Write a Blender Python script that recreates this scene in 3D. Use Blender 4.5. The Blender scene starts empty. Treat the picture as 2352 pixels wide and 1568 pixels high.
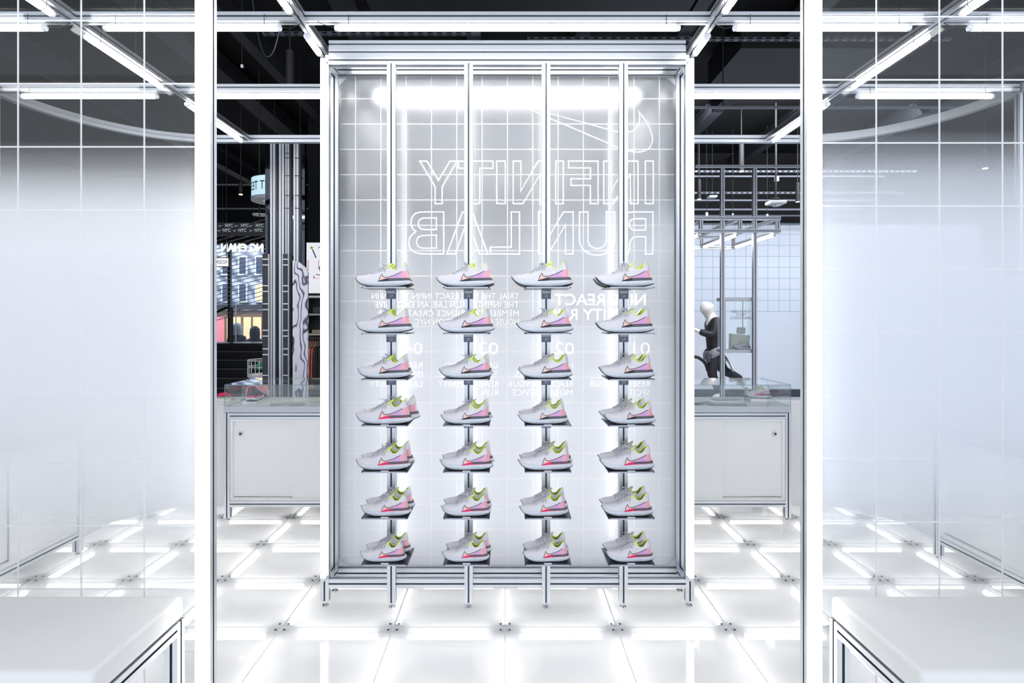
import bpy, bmesh, math, random
from mathutils import Vector, Matrix

random.seed(7)
sc = bpy.context.scene
COL = sc.collection

# ------------------------------------------------------------------ camera, world, exposure
F = 1365.0                      # focal length in pixels of the 2352-wide frame
VX, VY, H = 1165.0, 733.0, 1.47 # principal point and camera height
cam_d = bpy.data.cameras.new('camera')
cam_d.sensor_width = 36.0
cam_d.lens = F / 2352.0 * 36.0
cam_d.shift_x = (1176.0 - VX) / 2352.0
cam_d.shift_y = -(784.0 - VY) / 2352.0
cam_d.clip_start = 0.05
cam = bpy.data.objects.new('camera', cam_d)
cam.location = (0, 0, H)
cam.rotation_euler = (math.radians(90), 0, 0)
COL.objects.link(cam)
sc.camera = cam

world = bpy.data.worlds.new('world')
sc.world = world
world.use_nodes = True
bg = world.node_tree.nodes['Background']
bg.inputs[0].default_value = (0.74, 0.81, 0.93, 1)   # bluish daylight from the shop front behind the camera
bg.inputs[1].default_value = 0.78

vs = sc.view_settings
vs.view_transform = 'Standard'
vs.look = 'None'
vs.exposure = 1.2
vs.gamma = 1.0
vs.use_curve_mapping = False
try:
    sc.cycles.max_bounces = 14
    sc.cycles.transparent_max_bounces = 24
    sc.cycles.diffuse_bounces = 5
    sc.cycles.glossy_bounces = 4
    sc.cycles.use_denoising = True
    sc.cycles.sample_clamp_indirect = 6.0
    sc.cycles.caustics_reflective = False
    sc.cycles.caustics_refractive = False
except Exception:
    pass

TUBE_E = 13.0        # tube lights
FLOOR_E = 1.75       # tubes below the glass floor


def area_light(name, loc, rot, sx, sy, power, color=(1, 1, 1)):
    l = bpy.data.lights.new(name, 'AREA')
    l.shape = 'RECTANGLE'
    l.size = sx
    l.size_y = sy
    l.energy = power
    l.color = color
    o = bpy.data.objects.new(name, l)
    o.location = loc
    o.rotation_euler = rot
    COL.objects.link(o)
    return o


# unseen area light, added to brighten the far white wall
area_light('added_wall_light', (5.0, 8.3, 4.45), (math.radians(52), 0, 0), 6.0, 1.0, 125, (0.90, 0.94, 1.0))


def spot_lamp(name, loc, power, color=(1.0, 0.93, 0.82), angle=100):
    l = bpy.data.lights.new(name, 'SPOT')
    l.energy = power
    l.color = color
    l.spot_size = math.radians(angle)
    l.spot_blend = 0.6
    l.shadow_soft_size = 0.03
    o = bpy.data.objects.new(name, l)
    o.location = loc
    COL.objects.link(o)
    return o


def PX(px, d):
    return (px - VX) / F * d


def PZ(py, d):
    return H - (py - VY) / F * d


# ------------------------------------------------------------------ materials
MATS = {}


def mat(name, color, rough=0.5, metal=0.0, emit=None, spec=0.5, coat=0.0):
    if name in MATS:
        return MATS[name]
    m = bpy.data.materials.new(name)
    m.use_nodes = True
    b = m.node_tree.nodes['Principled BSDF']
    b.inputs['Base Color'].default_value = (*color, 1)
    b.inputs['Roughness'].default_value = rough
    b.inputs['Metallic'].default_value = metal
    b.inputs['Specular IOR Level'].default_value = spec
    b.inputs['Coat Weight'].default_value = coat
    if emit is not None:
        b.inputs['Emission Color'].default_value = (*color, 1)
        b.inputs['Emission Strength'].default_value = emit
    MATS[name] = m
    return m


def noisy(m, scale=60.0, amount=0.08, bump=0.0, stretch=(1, 1, 1)):
    """add fine colour variation and relief to a plain material"""
    nt = m.node_tree
    b = nt.nodes['Principled BSDF']
    tc = nt.nodes.new('ShaderNodeTexCoord')
    mp = nt.nodes.new('ShaderNodeMapping')
    mp.inputs['Scale'].default_value = stretch
    nz = nt.nodes.new('ShaderNodeTexNoise')
    nz.inputs['Scale'].default_value = scale
    nz.inputs['Detail'].default_value = 3
    nt.links.new(tc.outputs['Object'], mp.inputs['Vector'])
    nt.links.new(mp.outputs['Vector'], nz.inputs['Vector'])
    c = b.inputs['Base Color'].default_value[:]
    mx = nt.nodes.new('ShaderNodeMix')
    mx.data_type = 'RGBA'
    mx.inputs['A'].default_value = tuple(v * (1 - amount) for v in c[:3]) + (1,)
    mx.inputs['B'].default_value = tuple(min(1, v * (1 + amount)) for v in c[:3]) + (1,)
    nt.links.new(nz.outputs['Fac'], mx.inputs['Factor'])
    nt.links.new(mx.outputs['Result'], b.inputs['Base Color'])
    if bump:
        bp = nt.nodes.new('ShaderNodeBump')
        bp.inputs['Strength'].default_value = bump
        bp.inputs['Distance'].default_value = 0.01
        nt.links.new(nz.outputs['Fac'], bp.inputs['Height'])
        nt.links.new(bp.outputs['Normal'], b.inputs['Normal'])
    return m


ALU = noisy(mat('anodised_aluminium', (0.67, 0.69, 0.725), 0.34, 0.9), 90, 0.03, 0, (1, 1, 0.1))
SLOT = mat('slot_shade', (0.10, 0.11, 0.13), 0.5, 0.5)  # shade inside the profile grooves, put into the colour of their faces
ALUC = mat('curved_beam_aluminium', (0.40, 0.41, 0.43), 0.4, 0.6)
TUBE = mat('tube_light_glow', (1.0, 0.995, 0.985), 0.5, 0, TUBE_E)
TUBEV = mat('post_tube_glow', (1.0, 0.995, 0.985), 0.5, 0, 2.6)
TUBEH = mat('hidden_tube_glow', (1.0, 0.995, 0.985), 0.5, 0, 4.5)
FTUBE = mat('floor_tube_glow', (1.0, 0.995, 0.985), 0.5, 0, FLOOR_E)
CAP = mat('tube_cap', (0.72, 0.74, 0.77), 0.45)
STRAP = mat('black_strap', (0.02, 0.02, 0.022), 0.6)
BLACK = noisy(mat('ceiling_black', (0.0035, 0.0038, 0.005), 0.75, 0, None, 0.3), 4, 0.4)
BLACK2 = mat('black_paint', (0.006, 0.0065, 0.009), 0.55, 0, None, 0.3)
RAILG = mat('grey_strut', (0.10, 0.11, 0.14), 0.45, 0.5)
WHITE = mat('white_laminate', (0.86, 0.86, 0.865), 0.28)
WHITEM = mat('white_matte', (0.88, 0.88, 0.88), 0.7)
EDGE = mat('grey_edge', (0.52, 0.54, 0.57), 0.35, 0.6)
SUB = noisy(mat('white_subfloor', (0.80, 0.80, 0.805), 0.6), 3, 0.02)
VINYL = noisy(mat('white_vinyl', (0.70, 0.70, 0.69), 0.42), 8, 0.02, 0.05)
CHROME = mat('chrome', (0.75, 0.75, 0.77), 0.12, 1.0)
BOLT = mat('dark_bolt', (0.03, 0.03, 0.035), 0.4, 0.6)
PRINT = mat('white_vinyl_print', (0.97, 0.97, 0.97), 0.5)
PRINT_BACKED = PRINT
INK = mat('black_ink', (0.015, 0.015, 0.02), 0.5)


def nodes_clear(name):
    m = bpy.data.materials.new(name)
    m.use_nodes = True
    nt = m.node_tree
    nt.nodes.clear()
    out = nt.nodes.new('ShaderNodeOutputMaterial')
    return m, nt, out


def N(nt, typ, **kw):
    n = nt.nodes.new(typ)
    for k, v in kw.items():
        if k in n.inputs.keys():
            n.inputs[k].default_value = v
        else:
            setattr(n, k, v)
    return n


def mth(nt, op, a, b=None, c=None):
    n = nt.nodes.new('ShaderNodeMath')
    n.operation = op
    for i, v in enumerate((a, b, c)):
        if v is None:
            continue
        if isinstance(v, (int, float)):
            n.inputs[i].default_value = v
        else:
            nt.links.new(v, n.inputs[i])
    return n.outputs[0]


def fresnel(nt):
    """reflectance of a thin sheet, the same from either face"""
    ge = nt.nodes.new('ShaderNodeNewGeometry')
    ior = mth(nt, 'SUBTRACT', 1.45, mth(nt, 'MULTIPLY', ge.outputs['Backfacing'], 1.45 - 1 / 1.45))
    fr = nt.nodes.new('ShaderNodeFresnel')
    nt.links.new(ior, fr.inputs['IOR'])
    return fr.outputs[0]


def glass(name, tint=(1, 1, 1), rough=0.02, haze=0.0, refl=1.0, hazecol=(0.9, 0.9, 0.9)):
    """thin clear sheet: see-through, a little haze, mirror-like at grazing angles"""
    m, nt, out = nodes_clear(name)
    tr = N(nt, 'ShaderNodeBsdfTransparent', Color=(*tint, 1))
    gl = N(nt, 'ShaderNodeBsdfGlossy', Roughness=rough)
    gl.inputs['Color'].default_value = (1, 1, 1, 1)
    fr = fresnel(nt)
    fac = mth(nt, 'MULTIPLY', fr, refl)
    base = tr.outputs[0]
    if haze > 0:
        df = N(nt, 'ShaderNodeBsdfDiffuse', Color=(*hazecol, 1))
        tl = N(nt, 'ShaderNodeBsdfTranslucent', Color=(*hazecol, 1))
        mm = N(nt, 'ShaderNodeMixShader', Fac=0.5)
        nt.links.new(df.outputs[0], mm.inputs[1])
        nt.links.new(tl.outputs[0], mm.inputs[2])
        m2 = N(nt, 'ShaderNodeMixShader', Fac=haze)
        nt.links.new(base, m2.inputs[1])
        nt.links.new(mm.outputs[0], m2.inputs[2])
        base = m2.outputs[0]
    ms = N(nt, 'ShaderNodeMixShader')
    nt.links.new(fac, ms.inputs[0])
    nt.links.new(base, ms.inputs[1])
    nt.links.new(gl.outputs[0], ms.inputs[2])
    nt.links.new(ms.outputs[0], out.inputs[0])
    MATS[name] = m
    return m


ACRYL = glass('clear_acrylic', (0.97, 0.99, 0.99), 0.01, 0.02, 1.0)
ACEDGE = glass('acrylic_edge', (0.62, 0.70, 0.74), 0.05, 0.35, 1.0, (0.62, 0.70, 0.76))
FLOORG = glass('floor_glass', (0.985, 0.99, 0.995), 0.05, 0.54, 0.7, (0.93, 0.93, 0.93))


def frosted(name, x0, z0, g, lw, stops, blur, reflect, linecol=(0.82, 0.82, 0.83), body=(0.90, 0.90, 0.92), grain=0.0, tl=0.5, thru=0.25, blurthru=0.18, blur_only=False, lineopacity=0.72):
    """gradient-frosted sheet with printed white grid lines (world-aligned, object origin at world origin)"""
    m, nt, out = nodes_clear(name)
    tc = N(nt, 'ShaderNodeTexCoord')
    sp = N(nt, 'ShaderNodeSeparateXYZ')
    nt.links.new(tc.outputs['Object'], sp.inputs[0])
    # frost amount by height
    ramp = N(nt, 'ShaderNodeValToRGB')
    zmin, zmax = 0.0, 3.0
    f = mth(nt, 'DIVIDE', sp.outputs[2], zmax)
    nt.links.new(f, ramp.inputs[0])
    cr = ramp.color_ramp
    cr.interpolation = 'LINEAR'
    while len(cr.elements) < len(stops):
        cr.elements.new(0.5)
    for e, (z, v) in zip(cr.elements, stops):
        e.position = z / zmax
        e.color = (v, v, v, 1)
    fro = ramp.outputs[0]
    if grain:
        nz = N(nt, 'ShaderNodeTexNoise', Scale=420.0, Detail=2.0)
        nt.links.new(tc.outputs['Object'], nz.inputs['Vector'])
        gg = mth(nt, 'MULTIPLY', mth(nt, 'SUBTRACT', nz.outputs[0], 0.5), grain)
        fro = mth(nt, 'ADD', fro, gg)
        nn = nt.nodes[-1]
        cl = N(nt, 'ShaderNodeClamp')
        nt.links.new(fro, cl.inputs[0])
        fro = cl.outputs[0]
    trn = N(nt, 'ShaderNodeBsdfTransparent', Color=(0.97, 0.98, 0.985, 1))
    df = N(nt, 'ShaderNodeBsdfDiffuse', Color=(*body, 1))
    tls = N(nt, 'ShaderNodeBsdfTranslucent', Color=(*body, 1))
    scat0 = N(nt, 'ShaderNodeMixShader', Fac=tl)
    nt.links.new(df.outputs[0], scat0.inputs[1])
    nt.links.new(tls.outputs[0], scat0.inputs[2])
    rfr = N(nt, 'ShaderNodeBsdfRefraction', Roughness=blurthru, IOR=1.3)
    rfr.inputs['Color'].default_value = (0.98, 0.985, 0.99, 1)
    scat = N(nt, 'ShaderNodeMixShader', Fac=thru)
    nt.links.new(scat0.outputs[0], scat.inputs[1])
    nt.links.new(rfr.outputs[0], scat.inputs[2])
    a = N(nt, 'ShaderNodeMixShader')
    nt.links.new(fro, a.inputs[0])
    nt.links.new((rfr if blur_only else trn).outputs[0], a.inputs[1])
    nt.links.new(scat.outputs[0], a.inputs[2])
    gl = N(nt, 'ShaderNodeBsdfGlossy', Roughness=blur)
    gl.inputs['Color'].default_value = (1, 1, 1, 1)
    fr = fresnel(nt)
    rf = mth(nt, 'MULTIPLY', fr, reflect)
    b = N(nt, 'ShaderNodeMixShader')
    nt.links.new(rf, b.inputs[0])
    nt.links.new(a.outputs[0], b.inputs[1])
    nt.links.new(gl.outputs[0], b.inputs[2])
    # printed grid

    def line(sock, o):
        t = mth(nt, 'DIVIDE', mth(nt, 'SUBTRACT', sock, o), g)
        t = mth(nt, 'FRACT', mth(nt, 'ADD', t, 50.5))
        t = mth(nt, 'ABSOLUTE', mth(nt, 'SUBTRACT', t, 0.5))
        return mth(nt, 'LESS_THAN', t, lw / g / 2)
    ln = mth(nt, 'MAXIMUM', line(sp.outputs[0], x0), line(sp.outputs[2], z0))
    ld = N(nt, 'ShaderNodeBsdfDiffuse', Color=(*linecol, 1))
    lt = N(nt, 'ShaderNodeBsdfTranslucent', Color=(*linecol, 1))
    lm = N(nt, 'ShaderNodeMixShader', Fac=0.5)
    nt.links.new(ld.outputs[0], lm.inputs[1])
    nt.links.new(lt.outputs[0], lm.inputs[2])
    c = N(nt, 'ShaderNodeMixShader')
    nt.links.new(mth(nt, 'MULTIPLY', ln, lineopacity), c.inputs[0])
    nt.links.new(b.outputs[0], c.inputs[1])
    nt.links.new(lm.outputs[0], c.inputs[2])
    nt.links.new(c.outputs[0], out.inputs[0])
    MATS[name] = m
    return m


FROST_L = frosted('frosted_partition_left', PX(186, 1.97), PZ(192, 1.97), 0.2093, 0.0050,
                  [(0.0, 0.02), (0.72, 0.08), (0.95, 0.55), (1.22, 0.92), (1.70, 0.95), (1.82, 0.72), (1.90, 0.42), (1.98, 0.15), (2.06, 0.03), (2.6, 0.012)],
                  0.03, 0.20, grain=0.06, thru=0.0, body=(0.85, 0.855, 0.865))
FROST_R = frosted('frosted_partition_right', PX(2013, 1.97), PZ(183, 1.97), 0.2093, 0.0050,
                  [(0.0, 0.02), (0.72, 0.08), (0.95, 0.55), (1.22, 0.90), (1.60, 0.84), (1.80, 0.60), (1.94, 0.36), (2.02, 0.14), (2.10, 0.03), (2.6, 0.012)],
                  0.03, 0.20, grain=0.06, thru=0.0, body=(0.80, 0.825, 0.88))
FROST_D = frosted('frosted_display_panel', PX(816.3, 3.22), PZ(284.3, 3.22), 0.1373, 0.0056,
                  [(0.0, 0.99), (0.9, 0.99), (1.3, 0.93), (1.7, 0.62), (2.1, 0.28), (2.7, 0.24)],
                  0.22, 1.6, body=(0.935, 0.95, 0.985), linecol=(1, 1, 1), thru=0.0, blurthru=0.42, blur_only=True, lineopacity=0.85)


def wallgrid(name, base, linec, g, lw, x0, z0, zlow):
    m = bpy.data.materials.new(name)
    m.use_nodes = True
    nt = m.node_tree
    b = nt.nodes['Principled BSDF']
    b.inputs['Roughness'].default_value = 0.5
    tc = N(nt, 'ShaderNodeTexCoord')
    sp = N(nt, 'ShaderNodeSeparateXYZ')
    nt.links.new(tc.outputs['Object'], sp.inputs[0])

    def line(sock, o):
        t = mth(nt, 'DIVIDE', mth(nt, 'SUBTRACT', sock, o), g)
        t = mth(nt, 'FRACT', mth(nt, 'ADD', t, 50.5))
        t = mth(nt, 'ABSOLUTE', mth(nt, 'SUBTRACT', t, 0.5))
        return mth(nt, 'LESS_THAN', t, lw / g / 2)
    ln = mth(nt, 'MAXIMUM', line(sp.outputs[0], x0), line(sp.outputs[2], z0))
    ln = mth(nt, 'MULTIPLY', ln, mth(nt, 'GREATER_THAN', sp.outputs[2], zlow))
    mx = N(nt, 'ShaderNodeMix', data_type='RGBA')
    mx.inputs['A'].default_value = (*base, 1)
    mx.inputs['B'].default_value = (*linec, 1)
    nt.links.new(ln, mx.inputs['Factor'])
    nt.links.new(mx.outputs['Result'], b.inputs['Base Color'])
    MATS[name] = m
    return m


# ------------------------------------------------------------------ mesh builder
class MB:
    def __init__(s):
        s.v, s.f, s.mi = [], [], []

    def add(s, verts, faces, mi=0):
        o = len(s.v)
        s.v += [tuple(v) for v in verts]
        s.f += [[i + o for i in f] for f in faces]
        if isinstance(mi, int):
            s.mi += [mi] * len(faces)
        else:
            s.mi += mi
        return s

    def box(s, x0, x1, y0, y1, z0, z1, mi=0):
        v = [(x, y, z) for x in (x0, x1) for y in (y0, y1) for z in (z0, z1)]
        return s.add(v, [(0, 1, 3, 2), (4, 6, 7, 5), (0, 4, 5, 1), (2, 3, 7, 6), (0, 2, 6, 4), (1, 5, 7, 3)], mi)

    def cbox(s, c, d, mi=0):
        return s.box(c[0] - d[0] / 2, c[0] + d[0] / 2, c[1] - d[1] / 2, c[1] + d[1] / 2, c[2] - d[2] / 2, c[2] + d[2] / 2, mi)

    def tube(s, pts, r, n=8, cap=True, mi=0, rr=None, closed=False):
        pts = [Vector(p) for p in pts]
        m = len(pts)
        rings = []
        up = None
        for i, p in enumerate(pts):
            if closed:
                t = pts[(i + 1) % m] - pts[i - 1]
            else:
                t = pts[min(i + 1, m - 1)] - pts[max(i - 1, 0)]
            t = t.normalized() if t.length > 1e-9 else Vector((0, 0, 1))
            if up is None:
                up = Vector((0, 0, 1)) if abs(t.z) < 0.9 else Vector((1, 0, 0))
            a = t.cross(up)
            a = a.normalized() if a.length > 1e-6 else Vector((1, 0, 0))
            b = a.cross(t).normalized()
            up = b
            q = rr[i] if rr else r
            rings.append([p + (a * math.cos(k * 2 * math.pi / n) + b * math.sin(k * 2 * math.pi / n)) * q for k in range(n)])
        v = [q for R in rings for q in R]
        f = []
        for i in range(m if closed else m - 1):
            j = (i + 1) % m
            for k in range(n):
                f.append((i * n + k, j * n + k, j * n + (k + 1) % n, i * n + (k + 1) % n))
        if cap and not closed:
            f.append(tuple(range(n)))
            f.append(tuple((m - 1) * n + k for k in reversed(range(n))))
        return s.add(v, f, mi)

    def lathe(s, prof, c=(0, 0, 0), n=20, mi=0):
        v, f = [], []
        for r, z in prof:
            for k in range(n):
                a = 2 * math.pi * k / n
                v.append((c[0] + r * math.cos(a), c[1] + r * math.sin(a), c[2] + z))
        for i in range(len(prof) - 1):
            for k in range(n):
                f.append((i * n + k, i * n + (k + 1) % n, (i + 1) * n + (k + 1) % n, (i + 1) * n + k))
        f.append(tuple(reversed(range(n))))
        f.append(tuple((len(prof) - 1) * n + k for k in range(n)))
        return s.add(v, f, mi)

    def prism(s, poly, axis, a, b, mi=0):
        """poly: 2D outline; axis 'x','y','z' extruded from a to b"""
        def P(u, w, t):
            return {'x': (t, u, w), 'y': (u, t, w), 'z': (u, w, t)}[axis]
        n = len(poly)
        v = [P(u, w, a) for u, w in poly] + [P(u, w, b) for u, w in poly]
        f = [(i, (i + 1) % n, n + (i + 1) % n, n + i) for i in range(n)]
        f += [tuple(reversed(range(n))), tuple(range(n, 2 * n))]
        return s.add(v, f, mi)

    def grid(s, rows, mi=0, closed=False):
        m, n = len(rows), len(rows[0])
        v = [p for r in rows for p in r]
        f = []
        for i in range(m - 1):
            for k in range(n if closed else n - 1):
                k2 = (k + 1) % n
                f.append((i * n + k, i * n + k2, (i + 1) * n + k2, (i + 1) * n + k))
        return s.add(v, f, mi)

    def profile(s, p0, p1, w=0.042, h=None, slots=True):
        """T-slot aluminium extrusion from p0 to p1 along one axis (slots get material index 1)"""
        p0, p1 = Vector(p0), Vector(p1)
        d = p1 - p0
        ax = max(range(3), key=lambda i: abs(d[i]))
        h = h or w
        a, b = w / 2, h / 2
        sl, dp = 0.0042, 0.007
        pts, sm = [], []
        if slots:
            def side(P, Q, nrm, L):
                k = max(1, round(L / 0.042))
                out = [P]
                for j in range(k):
                    t = (j + 0.5) / k
                    m = P.lerp(Q, t)
                    u = (Q - P).normalized()
                    out += [m - u * sl, m - u * sl - nrm * dp, m + u * sl - nrm * dp, m + u * sl]
                return out
            c = [Vector((-a, -b)), Vector((a, -b)), Vector((a, b)), Vector((-a, b))]
            nr = [Vector((0, -1)), Vector((1, 0)), Vector((0, 1)), Vector((-1, 0))]
            for i in range(4):
                L = (c[(i + 1) % 4] - c[i]).length
                o = side(c[i], c[(i + 1) % 4], nr[i], L)
                for j, q in enumerate(o):
                    pts.append(q)
                    sm.append(1 if (j > 0 and (j - 1) % 4 in (0, 1, 2)) else 0)
        else:
            pts = [Vector((-a, -b)), Vector((a, -b)), Vector((a, b)), Vector((-a, b))]
            sm = [0] * 4
        oth = [i for i in range(3) if i != ax]
        if ax == 1:
            oth = [0, 2]
        n = len(pts)
        V = []
        for base in (p0, p1):
            for q in pts:
                v = [base[0], base[1], base[2]]
                v[oth[0]] += q.x
                v[oth[1]] += q.y
                V.append(v)
        f = [(i, (i + 1) % n, n + (i + 1) % n, n + i) for i in range(n)]
        mi = [sm[i] for i in range(n)]
        f += [tuple(reversed(range(n))), tuple(range(n, 2 * n))]
        mi += [0, 0]
        return s.add(V, f, mi)

    def mesh(s, name, mats, smooth=False, auto=None):
        me = bpy.data.meshes.new(name)
        me.from_pydata(s.v, [], s.f)
        if not isinstance(mats, (list, tuple)):
            mats = [mats]
        for m in mats:
            me.materials.append(m)
        if len(mats) > 1:
            me.polygons.foreach_set('material_index', [min(i, len(mats) - 1) for i in s.mi])
        bm = bmesh.new()
        bm.from_mesh(me)
        bmesh.ops.recalc_face_normals(bm, faces=bm.faces)
        if smooth:
            for f in bm.faces:
                f.smooth = True
            if auto is not None:
                for e in bm.edges:
                    if len(e.link_faces) == 2 and e.calc_face_angle(0) > auto:
                        e.smooth = False
        bm.to_mesh(me)
        bm.free()
        return me

    def build(s, name, mats, parent=None, smooth=False, auto=math.radians(40), loc=None):
        return link(name, s.mesh(name, mats, smooth, auto), parent, loc)


def link(name, data, parent=None, loc=None):
    o = bpy.data.objects.new(name, data)
    COL.objects.link(o)
    if parent is not None:
        o.parent = parent
    if loc is not None:
        o.location = loc
    return o


def tag(o, label=None, cat=None, group=None, kind=None):
    if label:
        o['label'] = label
    if cat:
        o['category'] = cat
    if group:
        o['group'] = group
    if kind:
        o['kind'] = kind
    return o


def thing(name, label, cat, loc=(0, 0, 0), group=None, rz=0):
    o = bpy.data.objects.new(name, None)
    o.empty_display_size = 0.05
    COL.objects.link(o)
    o.location = loc
    o.rotation_euler = (0, 0, rz)
    return tag(o, label, cat, group)


def copy_tree(o, parent=None):
    c = o.copy()
    COL.objects.link(c)
    if parent is not None:
        c.parent = parent
    for ch in list(o.children):
        copy_tree(ch, c)
    return c


def lerp_table(tab):
    """monotone-ish smooth interpolation through (x, v) points"""
    xs = [t[0] for t in tab]
    ys = [t[1] for t in tab]
    n = len(xs)
    d = [(ys[i + 1] - ys[i]) / (xs[i + 1] - xs[i]) for i in range(n - 1)]
    m = [d[0]] + [0 if d[i - 1] * d[i] <= 0 else 2 * d[i - 1] * d[i] / (d[i - 1] + d[i]) for i in range(1, n - 1)] + [d[-1]]

    def f(x):
        if x <= xs[0]:
            return ys[0]
        if x >= xs[-1]:
            return ys[-1]
        i = 0
        while x > xs[i + 1]:
            i += 1
        h = xs[i + 1] - xs[i]
        t = (x - xs[i]) / h
        return ((1 + 2 * t) * (1 - t) ** 2 * ys[i] + t * (1 - t) ** 2 * h * m[i] + t * t * (3 - 2 * t) * ys[i + 1] + t * t * (t - 1) * h * m[i + 1])
    return f


def text_mesh(name, body, size, material, width=None, bold=0.0, mirror=False, extrude=0.0006, align='LEFT', spacing=1.0, line=1.0):
    """flat lettering in the XZ plane (facing -Y), origin at left end of the baseline; width squeezes it to a real width"""
    cu = bpy.data.curves.new(name, 'FONT')
    cu.body = body
    cu.size = size
    cu.extrude = extrude
    cu.offset = bold * size
    cu.align_x = align
    cu.space_character = spacing
    cu.space_line = line
    cu.resolution_u = 3
    o = bpy.data.objects.new(name, cu)
    COL.objects.link(o)
    bpy.context.view_layer.update()
    dg = bpy.context.evaluated_depsgraph_get()
    me = bpy.data.meshes.new_from_object(o.evaluated_get(dg))
    bpy.data.objects.remove(o)
    bpy.data.curves.remove(cu)
    xs = [v.co.x for v in me.vertices]
    k = 1.0
    if width and xs:
        k = width / (max(xs) - min(xs))
        x0 = min(xs)
        for v in me.vertices:
            v.co.x = (v.co.x - x0) * k
    for v in me.vertices:
        x, y, z = v.co
        if mirror:
            x = -x
        v.co = (x, -z, y)
    if mirror:
        me.flip_normals()
    me.materials.clear()
    me.materials.append(material)
    me.name = name
    return me


CAPH = 0.729   # cap height of the built-in font relative to its size (measured below)
_t = text_mesh('probe', 'H', 1.0, INK)
CAPH = max(v.co.z for v in _t.vertices) - min(v.co.z for v in _t.vertices)
bpy.data.meshes.remove(_t)


def strokes(polys, w, th, y, closed=True, mi=0):
    """ribbon outline of 2D polylines in XZ (thickness th towards -Y)"""
    mb = MB()
    for P in polys:
        P = [Vector(p) for p in P]
        n = len(P)
        L, R = [], []
        for i in range(n):
            a = P[i - 1] if (closed or i > 0) else P[i]
            c = P[(i + 1) % n] if (closed or i < n - 1) else P[i]
            d1 = (P[i] - a).normalized() if (P[i] - a).length > 1e-9 else None
            d2 = (c - P[i]).normalized() if (c - P[i]).length > 1e-9 else None
            d1 = d1 or d2
            d2 = d2 or d1
            n1, n2 = Vector((-d1.y, d1.x)), Vector((-d2.y, d2.x))
            m = n1 + n2
            m = m.normalized() if m.length > 1e-6 else n1
            k = 1.0 / max(0.45, m.dot(n1))
            L.append(P[i] + m * k * w / 2)
            R.append(P[i] - m * k * w / 2)
        rng = range(n) if closed else range(n - 1)
        v = []
        for i in range(n):
            v += [(L[i].x, y, L[i].y), (R[i].x, y, R[i].y), (L[i].x, y - th, L[i].y), (R[i].x, y - th, R[i].y)]
        f = []
        for i in rng:
            j = (i + 1) % n
            A, B = i * 4, j * 4
            f += [(A + 2, A + 3, B + 3, B + 2), (A, B, B + 1, A + 1), (A, A + 2, B + 2, B), (A + 1, B + 1, B + 3, A + 3)]
        mb.add(v, f, mi)
    return mb


# check-mark emblem used on the banners and shoes: filled outline, unit box 0..1 wide (tail up to the right)
TICK = [(0.00, 0.16), (0.03, 0.06), (0.09, 0.01), (0.17, 0.00), (0.30, 0.04), (1.00, 0.36), (0.55, 0.22), (0.32, 0.16), (0.22, 0.16), (0.17, 0.19), (0.16, 0.25), (0.20, 0.34), (0.10, 0.28)]

# ------------------------------------------------------------------ structure: shop shell
def struct(name, mb, m, parent=None, **k):
    o = mb.build(name, m, parent, **k)
    if parent is None:
        o['kind'] = 'structure'
    return o


ROOMZ = 4.6
st = MB()
st.box(-9, 9, -1.0, 15.5, ROOMZ, ROOMZ + 0.1)
ceiling = struct('ceiling', st, BLACK)
struct('wall_left', MB().box(-9.1, -9, -1, 15.5, -0.2, ROOMZ + 0.1), BLACK2)
struct('wall_right', MB().box(9, 9.1, -1, 15.5, -0.2, ROOMZ + 0.1), BLACK2)
GW = wallgrid('far_white_wall', (0.73, 0.79, 0.89), (0.42, 0.53, 0.66), 0.2093, 0.012, PX(1612, 11.3), PZ(538, 11.3), PZ(720, 11.3))
struct('wall_back', MB().box(1.0, 9, 11.3, 11.4, 0.14, PZ(512, 11.3)), GW)
struct('trim_1', MB().box(1.0, 9, 11.27, 11.4, 0.0, 0.14), mat('dark_skirting', (0.05, 0.06, 0.09), 0.4))
struct('trim_2', MB().box(1.0, 9, 11.2, 11.5, PZ(512, 11.3), ROOMZ), BLACK)
struct('wall_side', MB().box(1.0, 1.1, 11.4, 15.5, -0.2, ROOMZ), BLACK2)
# shop floor beyond the raised lab floor (the tiles sit in a recess of it)
FLX = -0.01
T = 0.533
FY0 = 2.84
cols = [FLX + T * k for k in range(-6, 7)]
rowsY = [FY0 + T * k for k in range(-5, 5)]
SHOPF = noisy(mat('polished_shop_floor', (0.50, 0.53, 0.60), 0.18), 3, 0.05)
mb = MB()
x0, x1, y0, y1 = cols[0], cols[-1], rowsY[0], rowsY[-1]
mb.box(-9, 9, y1 + 0.01, 15.5, -0.12, 0.0)
mb.box(-9, x0 - 0.01, -1, y1 + 0.01, -0.12, 0.0)
mb.box(x1 + 0.01, 9, -1, y1 + 0.01, -0.12, 0.0)
mb.box(x0 - 0.01, x1 + 0.01, -1, y0 - 0.01, -0.12, 0.0)
struct('floor', mb, SHOPF)

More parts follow.
